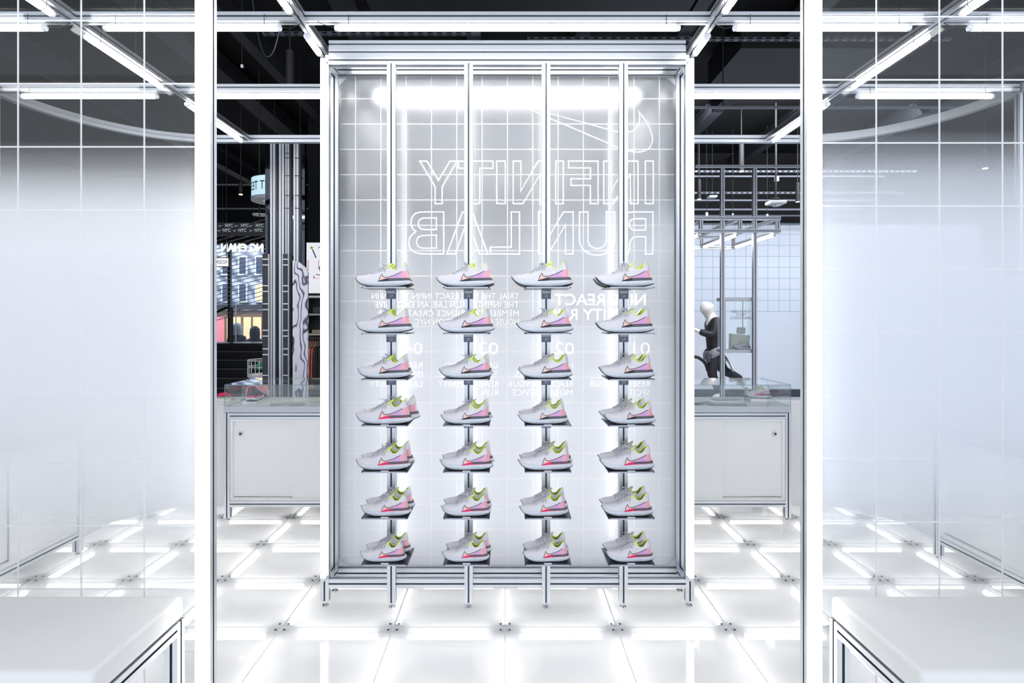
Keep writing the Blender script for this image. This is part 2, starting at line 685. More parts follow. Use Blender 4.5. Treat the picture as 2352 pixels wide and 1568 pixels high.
# raised glass floor: white tray, tubes along every joint, glass tiles, corner nodes
tray = MB()
tray.box(x0, x1, y0, y1, -0.13, -0.11)
tray.box(x0 - 0.009, x0, y0, y1, -0.11, -0.001)
tray.box(x1, x1 + 0.009, y0, y1, -0.11, -0.001)
tray.box(x0, x1, y0 - 0.009, y0, -0.11, -0.001)
tray.box(x0, x1, y1, y1 + 0.009, -0.11, -0.001)
lab = tray.build('floor_lab', SUB)
lab['kind'] = 'structure'
tm = MB().box(-T / 2 + 0.002, T / 2 - 0.002, -T / 2 + 0.002, T / 2 - 0.002, -0.012, 0.0)
tm.f, tm.mi = tm.f[4:], [0, 0]      # top and underside only: the edges are filled by the seals
tile_me = tm.mesh('glass_tile', FLOORG)
for i in range(len(cols) - 1):
    for j in range(len(rowsY) - 1):
        link('glass_tile', tile_me, lab, (cols[i] + T / 2, rowsY[j] + T / 2, 0))
hl = 0.205
tx = MB().tube([(-hl, 0, 0), (hl, 0, 0)], 0.015, 8).mesh('joint_tube', FTUBE, True)
ty = MB().tube([(0, -hl, 0), (0, hl, 0)], 0.015, 8).mesh('joint_tube', FTUBE, True)
for j in range(len(rowsY)):
    for i in range(len(cols) - 1):
        link('joint_tube', tx, lab, (cols[i] + T / 2, rowsY[j], -0.045))
for i in range(len(cols)):
    for j in range(len(rowsY) - 1):
        link('joint_tube', ty, lab, (cols[i], rowsY[j] + T / 2, -0.045))
# joint strips (thin white seals)
sx = MB().box(-T / 2 + 0.003, T / 2 - 0.003, -0.0018, 0.0018, -0.012, 0.0006).mesh('joint_seal', WHITEM)
sy = MB().box(-0.0018, 0.0018, -T / 2 + 0.003, T / 2 - 0.003, -0.012, 0.0006).mesh('joint_seal', WHITEM)
for j in range(len(rowsY)):
    for i in range(len(cols) - 1):
        link('joint_seal', sx, lab, (cols[i] + T / 2, rowsY[j], 0))
for i in range(len(cols)):
    for j in range(len(rowsY) - 1):
        link('joint_seal', sy, lab, (cols[i], rowsY[j] + T / 2, 0))
PUCK = mat('node_bracket', (0.72, 0.72, 0.73), 0.4)
nd = MB()
pent = [(0.088, 0), (0.03, 0.05), (0, 0.088), (-0.03, 0.05), (-0.088, 0), (-0.03, -0.05), (0, -0.088), (0.03, -0.05)]
nd.prism([(0.078, 0), (0.054, 0.054), (0, 0.078), (-0.054, 0.054), (-0.078, 0), (-0.054, -0.054), (0, -0.078), (0.054, -0.054)], 'z', -0.055, -0.026)
nd.lathe([(0.04, -0.109), (0.04, -0.055)], n=12)
nd.lathe([(0.034, -0.026), (0.034, -0.0125)], n=12)
node_me = nd.mesh('corner_node', PUCK)
bl = MB()
for a in (-1, 1):
    for b in (-1, 1):
        bl.lathe([(0.0055, 0.0), (0.0055, 0.0016), (0.003, 0.0022)], (a * 0.021, b * 0.027, 0), 10)
bolt_me = bl.mesh('bolts', BOLT)
for i in range(len(cols)):
    for j in range(len(rowsY)):
        nn = link('corner_node', node_me, lab, (cols[i], rowsY[j], 0))
        link('bolts', bolt_me, nn, (0, 0, 0.0005))

# ------------------------------------------------------------------ tube lights
STR = [MB]


def strap_me():
    return None


def tube_light(p0, p1, label, r=0.0145, strap_up=0.05, caps=True, straps=True, cable=None, group=None, m=None):
    """a tube lamp from p0 to p1 with end caps and black straps"""
    p0, p1 = Vector(p0), Vector(p1)
    c = (p0 + p1) / 2
    t = thing('tube_light', label, 'tube light', c, group)
    d = (p1 - p0)
    L = d.length
    u = d / L
    cap = 0.018
    a, b = -u * (L / 2 - cap), u * (L / 2 - cap)
    n = 12
    MB().tube([a, a * 0.5, b * 0.5, b], r, n).build('diffuser', m or TUBE, t, True)
    if caps:
        for e, q in ((-1, a), (1, b)):
            MB().tube([q, q + u * e * cap * 0.75, q + u * e * cap], r, n, rr=[r * 1.06, r * 1.06, r * 0.7]).build('end_cap', CAP, t, True)
    if straps and L > 0.35:
        for e in (-1, 1):
            q = u * e * (L / 2 - 0.07)
            s_ = u.cross(Vector((0, 0, 1)))
            s_ = s_.normalized() if s_.length > 0.1 else Vector((1, 0, 0))
            if abs(u.z) < 0.5:
                w = 0.024
                loop = [q + s_ * w + Vector((0, 0, strap_up)), q + s_ * w + Vector((0, 0, 0.006))]
                loop += [q + Vector((0, 0, 0)) + (s_ * math.cos(k) + Vector((0, 0, -1)) * math.sin(k)) * (r + 0.002) for k in (0.3, 0.9, 1.57, 2.2, 2.8)]
                loop += [q - s_ * w + Vector((0, 0, 0.006)), q - s_ * w + Vector((0, 0, strap_up))]
                MB().tube(loop, 0.0018, 5, closed=True).build('strap', STRAP, t)
    if cable:
        pts = [Vector(p) - c for p in cable]
        MB().tube(pts, 0.0017, 5).build('cable', STRAP, t)
    return t


# ------------------------------------------------------------------ ceiling light frame of the lab
HB = 2.862   # beam centre height
TZ = 2.812   # tube centre height
frame = thing('ceiling_light_frame', 'aluminium ceiling frame carrying the strip lights above the glass floor', 'frame')
XC, XS, XE = 0.95, 2.0, 3.1


def beam(p0, p1, w=0.042, h=0.042):
    return MB().profile(p0, p1, w, h).build('beam', [ALU, SLOT], frame)


CY = [0.48, 1.30, 2.75, 3.59]
for y in CY:
    for xa, xb in ((-XE, -XS), (-XS, -XC), (-XC, XC), (XC, XS), (XS, XE)):
        beam((xa + 0.021, y, HB), (xb - 0.021, y, HB))
beam((-2.25, 4.60, HB), (2.25, 4.60, HB), 0.042, 0.055)
for s in (-1, 1):
    beam((s * XC, 0.30, HB), (s * XC, 3.60, HB))
    beam((s * XS, 0.30, HB), (s * XS, 4.578, HB))
    # rounded corner of the outer ring
    pts = []
    for k in range(17):
        a = k / 16 * math.pi / 2
        pts.append((s * (2.25 + 0.86 * math.sin(a)), 3.60 + 1.0 * math.cos(a)))
    pts.append((s * 3.11, 0.3))
    mb = MB()
    rows = []
    for i, (x, y) in enumerate(pts):
        q0 = Vector(pts[max(i - 1, 0)])
        q1 = Vector(pts[min(i + 1, len(pts) - 1)])
        d = (q1 - q0).normalized()
        nrm = Vector((-d.y, d.x)) * 0.021
        rows.append([(x + nrm.x, y + nrm.y, HB + 0.028), (x + nrm.x, y + nrm.y, HB + 0.004), (x + nrm.x * 0.8, y + nrm.y * 0.8, HB), (x + nrm.x, y + nrm.y, HB - 0.004), (x + nrm.x, y + nrm.y, HB - 0.028),
                     (x - nrm.x, y - nrm.y, HB - 0.028), (x - nrm.x, y - nrm.y, HB + 0.028)])
    mb.grid(rows, closed=True)
    mb.build('curved_beam', ALUC, frame)
    MB().profile((s * 3.11, 3.6, 0.0), (s * 3.11, 3.6, HB - 0.028)).build('post', [ALU, SLOT], frame)
    for y in (1.5, 3.2):
        MB().tube([(s * XS, y, HB + 0.02), (s * XS, y, ROOMZ)], 0.002, 5).build('hanger_wire', STRAP, frame)

sd = {-1: 'left', 1: 'right'}
yt = -0.012
for s in (-1, 1):
    n = sd[s]
    tube_light((s * 1.86, 2.75 + yt, TZ), (s * 1.04, 2.75 + yt, TZ), f'white strip light under the front cross beam, crossing behind the {n} lit post',
               cable=[(s * 1.04, 2.738, TZ + 0.005), (s * 1.0, 2.735, TZ - 0.005), (s * 0.96, 2.76, TZ + 0.03), (s * 0.93, 2.79, TZ + 0.055)])
    tube_light((s * 2.95, 2.75 + yt, TZ), (s * 2.12, 2.75 + yt, TZ), f'strip light under the front cross beam by the {n} picture edge',
               cable=[(s * 2.12, 2.738, TZ + 0.005), (s * 2.06, 2.735, TZ), (s * 2.0, 2.77, TZ + 0.05)])
    tube_light((s * 1.88, 3.59 + yt, TZ), (s * 1.02, 3.59 + yt, TZ), f'white strip light under the second cross beam, in the gap {n} of the shoe display')
    tube_light((s * 2.93, 3.59 + yt, TZ), (s * 2.10, 3.59 + yt, TZ), f'white strip light under the second cross beam, seen through the {n} panel')
    tube_light((s * (XC - 0.0), 1.75, TZ), (s * (XC - 0.0), 2.60, TZ), f'strip light on the beam running towards the {n} top corner of the display',
               cable=[(s * XC, 2.60, TZ), (s * (XC - 0.02), 2.66, TZ + 0.01), (s * (XC + 0.01), 2.72, TZ + 0.05)])
    tube_light((s * (XC - 0.0), 2.81, TZ), (s * (XC - 0.0), 3.01, TZ), f'short white strip light ending at the {n} top corner of the display', straps=False)
    tube_light((s * XS, 1.85, TZ), (s * XS, 2.62, TZ), f'strip light nearest the top corner of the picture on the {n} outer beam')
    tube_light((s * XS, 2.82, TZ), (s * XS, 3.44, TZ), f'strip light along the middle of the {n} outer beam, seen through the panel')
    tube_light((s * XS, 3.70, TZ), (s * XS, 4.48, TZ), f'strip light at the far end of the {n} outer beam, beside the display')
    # booth side of the panels (seen only as reflections)
    for y, q in ((0.48, 'over the camera'), (1.30, 'just before the panels')):
        tube_light((s * 1.86, y, TZ), (s * 1.04, y, TZ), f'strip light {q}, inner {n} bay', straps=False)
        tube_light((s * 2.95, y, TZ), (s * 2.12, y, TZ), f'strip light {q}, outer {n} bay', straps=False)
    tube_light((s * XS, 0.40, TZ), (s * XS, 1.24, TZ), f'strip light before the panels on the {n} outer beam', straps=False)
tube_light((-0.795, 2.738, TZ), (0.797, 2.738, TZ), 'long white strip light across the top, in front of the display header',
           cable=[(-0.795, 2.738, TZ), (-0.85, 2.735, TZ + 0.015), (-0.92, 2.74, TZ + 0.06)])
tube_light((-0.80, 3.578, TZ), (0.80, 3.578, TZ), 'strip light under the second cross beam, hidden behind the display header')
for y in (0.48, 1.30):
    tube_light((-0.8, y, TZ), (0.8, y, TZ), 'long strip light %s, middle bay' % ('over the camera' if y < 1 else 'just before the opening'), straps=False)

# ------------------------------------------------------------------ front partitions
for s in (-1, 1):
    n = sd[s]
    pc = PX(467, 1.955) if s < 0 else PX(1869, 1.955)
    t = thing('glass_partition', f'{n} frosted panel with white grid lines and its aluminium post', 'partition')
    MB().profile((pc, 1.977, 0.0), (pc, 1.977, 2.84), 0.045).build('post', [ALU, SLOT], t)
    xa, xb = sorted((pc + s * 0.0235, s * 2.9))
    MB().box(xa, xb, 1.970, 1.972, 0.05, 2.80).build('frosted_panel', FROST_L if s < 0 else FROST_R, t)
    MB().profile((xa, 1.971, 0.028), (xb, 1.971, 0.028), 0.044).build('bottom_rail', [ALU, SLOT], t)
    MB().profile((xa, 1.971, 2.82), (xb, 1.971, 2.82), 0.04).build('top_rail', [ALU, SLOT], t)
    MB().box(pc + s * 0.018 - 0.02, pc + s * 0.018 + 0.02, 1.945, 2.01, 0.0, 0.004).build('foot_plate', CHROME, t)
    tube_light((pc + s * 0.0005, 1.938, 0.06), (pc + s * 0.0005, 1.938, 2.79), f'tall vertical strip light on the {n} foreground post', r=0.0165, m=TUBEV)

# ------------------------------------------------------------------ shoe display
disp = thing('shoe_display_stand', 'tall aluminium display stand with mirrored white lettering on its frosted back panel', 'display stand', (0, 3.05, 0))
DY = 3.05


def dpart(mb, name, mats, smooth=False, parent=None):
    for i, v in enumerate(mb.v):
        mb.v[i] = (v[0], v[1] - DY, v[2])
    return mb.build(name, mats, parent or disp, smooth)


PXO = 0.932
RY = 3.215
for s in (-1, 1):
    dpart(MB().profile((s * PXO, DY, 0.03), (s * PXO, DY, 2.815)), 'corner_post', [ALU, SLOT])
    dpart(MB().profile((s * (PXO - 0.002), RY, 0.03), (s * (PXO - 0.002), RY, 2.815)), 'rear_post', [ALU, SLOT])
    for z in (0.122, 2.79):
        dpart(MB().profile((s * (PXO - 0.002), DY + 0.021, z), (s * (PXO - 0.002), RY - 0.021, z)), 'side_rail', [ALU, SLOT])
HX = PXO - 0.0215
for z in (2.871, 2.831, 2.790):
    dpart(MB().profile((-HX, DY, z), (HX, DY, z), 0.042, 0.0405), 'header_beam', [ALU, SLOT])
dpart(MB().profile((-HX, RY - 0.004, 2.808), (HX, RY - 0.004, 2.808), 0.042, 0.042), 'rear_header', [ALU, SLOT])
dpart(MB().profile((-HX, DY, 0.122), (HX, DY, 0.122), 0.042, 0.044), 'base_rail', [ALU, SLOT])
dpart(MB().profile((-HX, RY - 0.004, 0.107), (HX, RY - 0.004, 0.107), 0.042, 0.046), 'rear_base_rail', [ALU, SLOT])
POSTX = [-0.588, -0.196, 0.197, 0.590]
for x in POSTX:
    dpart(MB().profile((x, DY - 0.018, 0.03), (x, DY - 0.018, 2.770)), 'shelf_post', [ALU, SLOT])
for x, y in [(s * PXO, DY) for s in (-1, 1)] + [(s * PXO, RY) for s in (-1, 1)] + [(x, DY - 0.018) for x in POSTX]:
    dpart(MB().lathe([(0.017, 0.0), (0.018, 0.006), (0.011, 0.012), (0.006, 0.014), (0.006, 0.032)], (x, y, 0.001), 14), 'levelling_foot', CHROME, True)
for s in (-1, 1):
    for z0, z1 in ((0.145, 0.185), (2.765, 2.725)):
        dpart(MB().prism([(s * 0.905, z0), (s * 0.865, z0), (s * 0.905, z1)], 'y', RY - 0.02, RY - 0.016), 'corner_gusset', ALU)
BPY = 3.222
panel = link('back_panel', MB().box(-0.908, 0.908, BPY, BPY + 0.003, 0.13, 2.79).mesh('back_panel', FROST_D), disp, (0, -DY, 0))
# white film printed on the panel: outlined swoosh and letters, reversed lettering
PS = BPY - 0.0004


def w2(px, py):
    return (PX(px, PS), PZ(py, PS))


def c4(x, y):       # from a zoomed crop of the header region
    return w2(700 + x / 2.476, y / 2.476)


def bez(p0, c, p1, n=8):
    p0, c, p1 = Vector(p0), Vector(c), Vector(p1)
    return [tuple((1 - t) ** 2 * p0 + 2 * t * (1 - t) * c + t * t * p1) for t in [k / n for k in range(n + 1)]]


SW = [c4(1230, 603)] + [c4(1580, 695)] + bez(c4(1760, 746), c4(1885, 775), c4(1903, 690), 8) + bez(c4(1905, 675), c4(1905, 650), c4(1898, 632), 4)[1:]
SW += bez(c4(1898, 632), c4(1972, 720), c4(1978, 790), 6)[1:] + bez(c4(1978, 790), c4(1975, 862), c4(1890, 865), 6)[1:] + bez(c4(1890, 865), c4(1830, 862), c4(1740, 820), 5)[1:]
SW += [c4(1390, 672)]


def LB(x0, x1, y0, y1, pts):
    """letter given in its own reading direction 0..1 x 0..1 (y up), drawn mirrored between crop x1(start) .. x0(end)"""
    return [[c4(x1 + (x0 - x1) * u, y1 + (y0 - y1) * v) for u, v in P] for P in pts]


def arc(cx, cy, rx, ry, a0, a1, n=8):
    return [(cx + rx * math.cos(math.radians(a0 + (a1 - a0) * k / n)), cy + ry * math.sin(math.radians(a0 + (a1 - a0) * k / n))) for k in range(n + 1)]


LI = [[(0, 0), (1, 0), (1, 1), (0, 1)]]
LN = [[(0, 0), (0.22, 0), (0.22, 0.70), (0.72, 0), (1, 0), (1, 1), (0.78, 1), (0.78, 0.30), (0.28, 1), (0, 1)]]
LF = [[(0, 0), (0.26, 0), (0.26, 0.43), (0.92, 0.43), (0.92, 0.585), (0.26, 0.585), (0.26, 0.84), (1, 0.84), (1, 1), (0, 1)]]
LT = [[(0.385, 0), (0.615, 0), (0.615, 0.83), (1, 0.83), (1, 1), (0, 1), (0, 0.83), (0.385, 0.83)]]
LY = [[(0.40, 0), (0.59, 0), (0.59, 0.40), (1, 1), (0.81, 1), (0.50, 0.55), (0.19, 1), (0, 1), (0.40, 0.40)]]
LL = [[(0, 0), (1, 0), (1, 0.165), (0.28, 0.165), (0.28, 1), (0, 1)]]
LU = [[(0, 1)] + [(0, 0.35)] + arc(0.5, 0.33, 0.5, 0.36, 180, 360, 12) + [(1, 1), (0.76, 1), (0.76, 0.35)] + arc(0.5, 0.33, 0.26, 0.20, 360, 180, 10) + [(0.24, 1)]]
LA = [[(0, 0), (0.21, 0), (0.29, 0.24), (0.5, 0.83), (0.79, 0), (1, 0), (0.62, 1), (0.38, 1)]]
LR = [[(0, 0), (0.23, 0), (0.23, 0.41), (0.55, 0.41)] + bez((0.55, 0.41), (0.72, 0.38), (0.74, 0.2), 4) + bez((0.74, 0.2), (0.74, 0.04), (0.80, 0.0), 3) + [(1, 0)] +
      bez((1.0, 0.0), (0.97, 0.05), (0.97, 0.24), 4) + bez((0.97, 0.24), (0.96, 0.44), (0.84, 0.50), 4) + bez((0.84, 0.5), (1.0, 0.6), (0.98, 0.76), 5) + bez((0.98, 0.76), (0.95, 1.0), (0.62, 1), 6) + [(0, 1)],
      [(0.23, 0.57), (0.55, 0.57)] + arc(0.58, 0.705, 0.17, 0.135, -90, 90, 8) + [(0.23, 0.84)]]
LBB = [[(0, 0), (0.6, 0)] + bez((0.6, 0), (1.0, 0.02), (1.0, 0.29), 8) + bez((1, 0.29), (0.98, 0.46), (0.78, 0.53), 6) + bez((0.78, 0.53), (0.95, 0.6), (0.94, 0.76), 6) + bez((0.94, 0.76), (0.92, 1.0), (0.6, 1), 7) + [(0, 1)],
       [(0.21, 0.14), (0.58, 0.14)] + arc(0.6, 0.29, 0.18, 0.15, -90, 90, 8) + [(0.21, 0.45)],
       [(0.21, 0.58), (0.56, 0.58)] + arc(0.58, 0.72, 0.15, 0.135, -90, 90, 8) + [(0.21, 0.86)]]
big = [SW]
r1 = (916, 1158)
for (a, b, g) in ((1937, 1982, LI), (1700, 1895, LN), (1500, 1668, LF), (1427, 1470, LI), (1185, 1383, LN), (1092, 1140, LI), (875, 1070, LT), (655, 866, LY)):
    big += LB(a, b, r1[0], r1[1], g)
r2 = (1205, 1444)
for (a, b, g) in ((1800, 1980, LR), (1562, 1763, LU), (1330, 1526, LN), (1055, 1221, LL), (808, 1042, LA), (592, 790, LBB)):
    big += LB(a, b, r2[0], r2[1], g)
o = strokes(big[:1], 0.0058, 0.0005, PS - DY).build('outlined_swoosh', PRINT, panel)
o.location = (0, DY, 0)
o = strokes(big[1:], 0.0068, 0.0005, PS - DY).build('outlined_lettering', PRINT, panel)
o.location = (0, DY, 0)


def c5(x, y):
    return w2(700 + x / 2.476, 560 + y / 2.476)


def mirrored_line(body, xr, xl, yb, cap, bold, name='reversed_lettering'):
    """text that starts at crop x xr and runs to the left to xl, baseline crop y yb"""
    (X1, Z1) = c5(xr, yb)
    (X0, _) = c5(xl, yb)
    size = cap / 2.476 / F * PS / CAPH
    me = text_mesh(name, body, size, PRINT, abs(X1 - X0), bold, True)
    return link(name, me, panel, (X1, PS, Z1))


for body, xr, xl, yb in (('NIKE REACT', 1940, 1420, 348), ('INFINITY RUN', 1940, 1373, 433)):
    mirrored_line(body, xr, xl, yb, 63, 0.012)
for body, xr, xl, yb in (('TRIAL THE NIKE REACT INFINITY RUN IN', 1218, 470 + 600 - 0, 313), ):
    pass
for body, xl, yb in (('TRIAL THE NIKE REACT INFINITY RUN IN', 380, 313), ('THE INFINITY RUN LAB, AN EXCLUSIVE', 398, 362),
                     ('MEMBER EXPERIENCE CREATED FOR', 412, 411), ('HOUSE OF INNOVATION NYC', 625, 459)):
    mirrored_line(body, 1218, xl, yb, 33, 0.0)
for body, xr, xl in (('01', 1964, 1868), ('02', 1532, 1420), ('03', 1101, 988), ('04', 670, 560)):
    mirrored_line(body, xr, xl, 627, 66, 0.0)
LY4 = [707, 760, 808, 862]
for xr, lines in ((1964, (('RESERVE', 1665 + 80, 0), ('RESERVE YOUR', 1617, 2), ('SPOT', 1842, 3))),
                  (1525, (('HAVE', 1400, 0), ('MEMBER PASS', 1197, 1), ('READY ON YOUR', 1155, 2), ('MOBILE DEVICE', 1178, 3))),
                  (1101, (('GET AROUND', 795, 0), ('THE NEW NIKE', 765, 1), ('REACT INFINITY', 757, 2), ('RUN', 1005, 3))),
                  (670, (('RECEIVE AND', 340, 0), ('INFINITY RUN', 330, 1), ('LAB RESULTS', 372, 2)))):
    for body, xl, k in lines:
        if xr == 1964 and k == 0:
            continue
        mirrored_line(body, xr, xl, (707, 757, 812, 862)[k], 34, 0.0)

# lamps on the display: one per corner post, one hidden behind every shelf post and behind the header
for s in (-1, 1):
    tube_light((s * 0.932, DY - 0.037, 0.145), (s * 0.932, DY - 0.037, 2.79), f'vertical strip light on the {sd[s]} front post of the shoe display', r=0.0148, m=TUBEV)
for i, x in enumerate(POSTX):
    tube_light((x, DY + 0.020, 0.22), (x, DY + 0.020, 2.74), 'vertical strip light hidden behind the %s shelf post of the display' % ('leftmost', 'second', 'third', 'rightmost')[i], r=0.010, caps=False, straps=False, m=TUBEH)
tube_light((-0.86, DY + 0.07, 2.836), (0.86, DY + 0.07, 2.836), 'strip light hidden behind the header of the shoe display', r=0.010, caps=False, straps=False, m=TUBEH)

# ------------------------------------------------------------------ shoes
UPPER = noisy(mat('white_knit', (0.70, 0.68, 0.715), 0.75), 160, 0.05, 0.25, (1, 1, 0.5))
MIDS = noisy(mat('white_foam', (0.64, 0.68, 0.74), 0.55), 26, 0.05, 0.55, (1, 0.2, 2.2))
OUTS = mat('black_rubber', (0.018, 0.018, 0.022), 0.55)
CLIP = mat('grey_heel_clip', (0.085, 0.085, 0.105), 0.4)
PINK = mat('hot_pink_trim', (0.86, 0.015, 0.13), 0.45)
LIME = mat('lime_collar', (0.66, 0.84, 0.02), 0.6)
LINE = noisy(mat('taupe_lining', (0.30, 0.26, 0.26), 0.85), 80, 0.1)
LACE = noisy(mat('pale_lace', (0.60, 0.61, 0.64), 0.7), 120, 0.08)
LOOP = mat('pale_pull_tab', (0.56, 0.57, 0.60), 0.5)
m = bpy.data.materials.new('iridescent_film')
m.use_nodes = True
nt = m.node_tree
b = nt.nodes['Principled BSDF']
b.inputs['Roughness'].default_value = 0.3
tc = N(nt, 'ShaderNodeTexCoord')
spx = N(nt, 'ShaderNodeSeparateXYZ')
nt.links.new(tc.outputs['Object'], spx.inputs[0])
rp = N(nt, 'ShaderNodeValToRGB')
nt.links.new(spx.outputs[0], rp.inputs[0])
cr = rp.color_ramp
stops = [(0.0, (0.80, 0.54, 0.48)), (0.03, (0.78, 0.48, 0.46)), (0.14, (0.74, 0.40, 0.54)), (0.24, (0.60, 0.33, 0.66)), (0.34, (0.74, 0.38, 0.52)), (0.40, (0.80, 0.36, 0.38)), (0.44, (0.83, 0.50, 0.50))]
while len(cr.elements) < len(stops):
    cr.elements.new(0.5)
for e, (p, c) in zip(cr.elements, stops):
    e.position = p
    e.color = (*c, 1)
nt.links.new(rp.outputs[0], b.inputs['Base Color'])
FILM = m

w_up = lerp_table([(0.018, 0.004), (0.03, 0.045), (0.06, 0.078), (0.12, 0.112), (0.2, 0.136), (0.3, 0.147), (0.4, 0.140), (0.5, 0.124), (0.6, 0.112), (0.7, 0.108), (0.8, 0.108), (0.87, 0.098), (0.91, 0.078), (0.935, 0.048), (0.945, 0.004)])
w_so = lerp_table([(0.0, 0.012), (0.02, 0.062), (0.06, 0.103), (0.12, 0.137), (0.2, 0.16), (0.3, 0.170), (0.4, 0.162), (0.5, 0.146), (0.6, 0.138), (0.7, 0.140), (0.8, 0.142), (0.88, 0.132), (0.94, 0.108), (0.975, 0.07), (0.995, 0.02)])
z_bot = lerp_table([(0.0, 0.172), (0.02, 0.142), (0.06, 0.092), (0.11, 0.058), (0.18, 0.032), (0.26, 0.016), (0.36, 0.011), (0.6, 0.011), (0.72, 0.014), (0.81, 0.022), (0.93, 0.047), (0.995, 0.072)])
z_top = lerp_table([(0.0, 0.178), (0.02, 0.160), (0.06, 0.142), (0.11, 0.128), (0.2, 0.114), (0.36, 0.104), (0.5, 0.105), (0.65, 0.109), (0.81, 0.114), (0.93, 0.118), (0.97, 0.112), (0.995, 0.082)])
z_up = lerp_table([(0.018, 0.166), (0.035, 0.188), (0.08, 0.202), (0.16, 0.212), (0.27, 0.234), (0.35, 0.268), (0.43, 0.312), (0.51, 0.345), (0.57, 0.362), (0.62, 0.400), (0.68, 0.45), (0.8, 0.50), (0.945, 0.50)])
z_cl = lerp_table([(0.60, 0.405), (0.615, 0.372), (0.635, 0.338), (0.66, 0.312), (0.70, 0.296), (0.75, 0.300), (0.80, 0.328), (0.85, 0.368), (0.90, 0.398), (0.945, 0.405)])


def sec_exp(x):
    return 2.2


def surf_y(x, z):
    zb, zt = z_top(x) - 0.012, z_up(x)
    t = min(1, max(0, (z - zb) / max(1e-4, zt - zb)))
    return w_up(x) * (1 - t ** 2.2) ** (1 / 2.2)


def shear(x, z):
    k = min(1, max(0, (x - 0.66) / 0.28))
    return 0.30 * k * max(0, z - 0.15)


def S(x, z, side, off=0.0):
    return (x - shear(x, z), side * (surf_y(x, z) + off), z)


XS_U = [0.018, 0.024, 0.035, 0.05, 0.08, 0.12, 0.17, 0.22, 0.28, 0.34, 0.40, 0.46, 0.52, 0.56, 0.585, 0.60, 0.615, 0.635, 0.66, 0.69, 0.73, 0.77, 0.81, 0.85, 0.885, 0.91, 0.928, 0.94, 0.945]


def upper_mesh():
    J = 9
    rows = []
    for x in XS_U:
        zb, zt = z_top(x) - 0.012, z_up(x)
        zc = min(zt, z_cl(x)) if x > 0.601 else zt
        half = []
        for j in range(J):
            t = (j / (J - 1))
            t = math.sin(t * math.pi / 2)
            z = zb + (zc - zb) * t
            half.append((x, z))
        row = [S(x_, z, -1) for x_, z in half] + [S(x_, z, 1) for x_, z in reversed(half)]
        rows.append(row)
    v = [p for r in rows for p in r]
    n = 2 * J
    f = []
    for i in range(len(rows) - 1):
        opened = XS_U[i] >= 0.575
        for k in range(n - 1):
            if k == J - 1:
                if XS_U[i + 1] <= 0.601:
                    f.append((i * n + k, i * n + k + 1, (i + 1) * n + k + 1, (i + 1) * n + k))
                continue
            f.append((i * n + k, i * n + k + 1, (i + 1) * n + k + 1, (i + 1) * n + k))
    # heel seam and toe seam close because the width runs to almost nothing
    mb = MB()
    mb.add(v, f)
    rim = []
    for side in (-1, 1):
        L = []
        for x in XS_U:
            if x > 0.599:
                L.append(S(x, min(z_up(x), z_cl(x)), side))
        rim.append(L)
    loop = rim[0] + list(reversed(rim[1]))
    return mb, loop


def solid_sole():
    xs = [0.0, 0.01, 0.02, 0.04, 0.07, 0.11, 0.16, 0.22, 0.3, 0.38, 0.46, 0.54, 0.62, 0.70, 0.78, 0.85, 0.90, 0.94, 0.965, 0.985, 0.995]
    rows, rows2 = [], []
    for i, x in enumerate(xs):
        w, a, b_ = w_so(x), z_bot(x), z_top(x)
        wob = 0.004 * math.sin(x * 95) if 0.45 < x < 0.95 else 0
        m_ = (a + b_) / 2
        prof = [(-0.86 * w, a), (-0.99 * w - wob, a + (b_ - a) * 0.28), (-1.0 * w + wob, m_ + (b_ - a) * 0.1), (-0.93 * w, b_ - (b_ - a) * 0.06), (-0.80 * w, b_),
                (0.80 * w, b_), (0.93 * w, b_ - (b_ - a) * 0.06), (1.0 * w - wob, m_ + (b_ - a) * 0.1), (0.99 * w + wob, a + (b_ - a) * 0.28), (0.86 * w, a)]
        rows.append([(x, y, z) for y, z in prof])
        o = 0.011
        dx = -0.006 * max(0, 1 - x / 0.12)
        top = a + 0.004 + 0.006 * max(0, 1 - x / 0.05)
        rows2.append([(x + dx, -0.80 * w, a - o), (x + dx, -0.90 * w, a - o * 0.4), (x + dx, -0.90 * w, top), (x + dx, 0.90 * w, top), (x + dx, 0.90 * w, a - o * 0.4), (x + dx, 0.80 * w, a - o)])
    A = MB().grid(rows, closed=True)
    n = 10
    A.f += [list(reversed(range(n))), [(len(rows) - 1) * n + k for k in range(n)]]
    A.mi += [0, 0]
    B = MB().grid(rows2, closed=True)
    n = 6
    B.f += [list(reversed(range(n))), [(len(rows) - 1) * n + k for k in range(n)]]
    B.mi += [0, 0]
    return A, B


def patch(xs, lo, hi, off, K=5):
    mb = MB()
    for side in (-1, 1):
        rows = []
        for x in xs:
            a, b_ = lo(x), hi(x)
            rows.append([S(x, a + (b_ - a) * k / (K - 1), side, off) for k in range(K)])
        mb.grid(rows)
    return mb


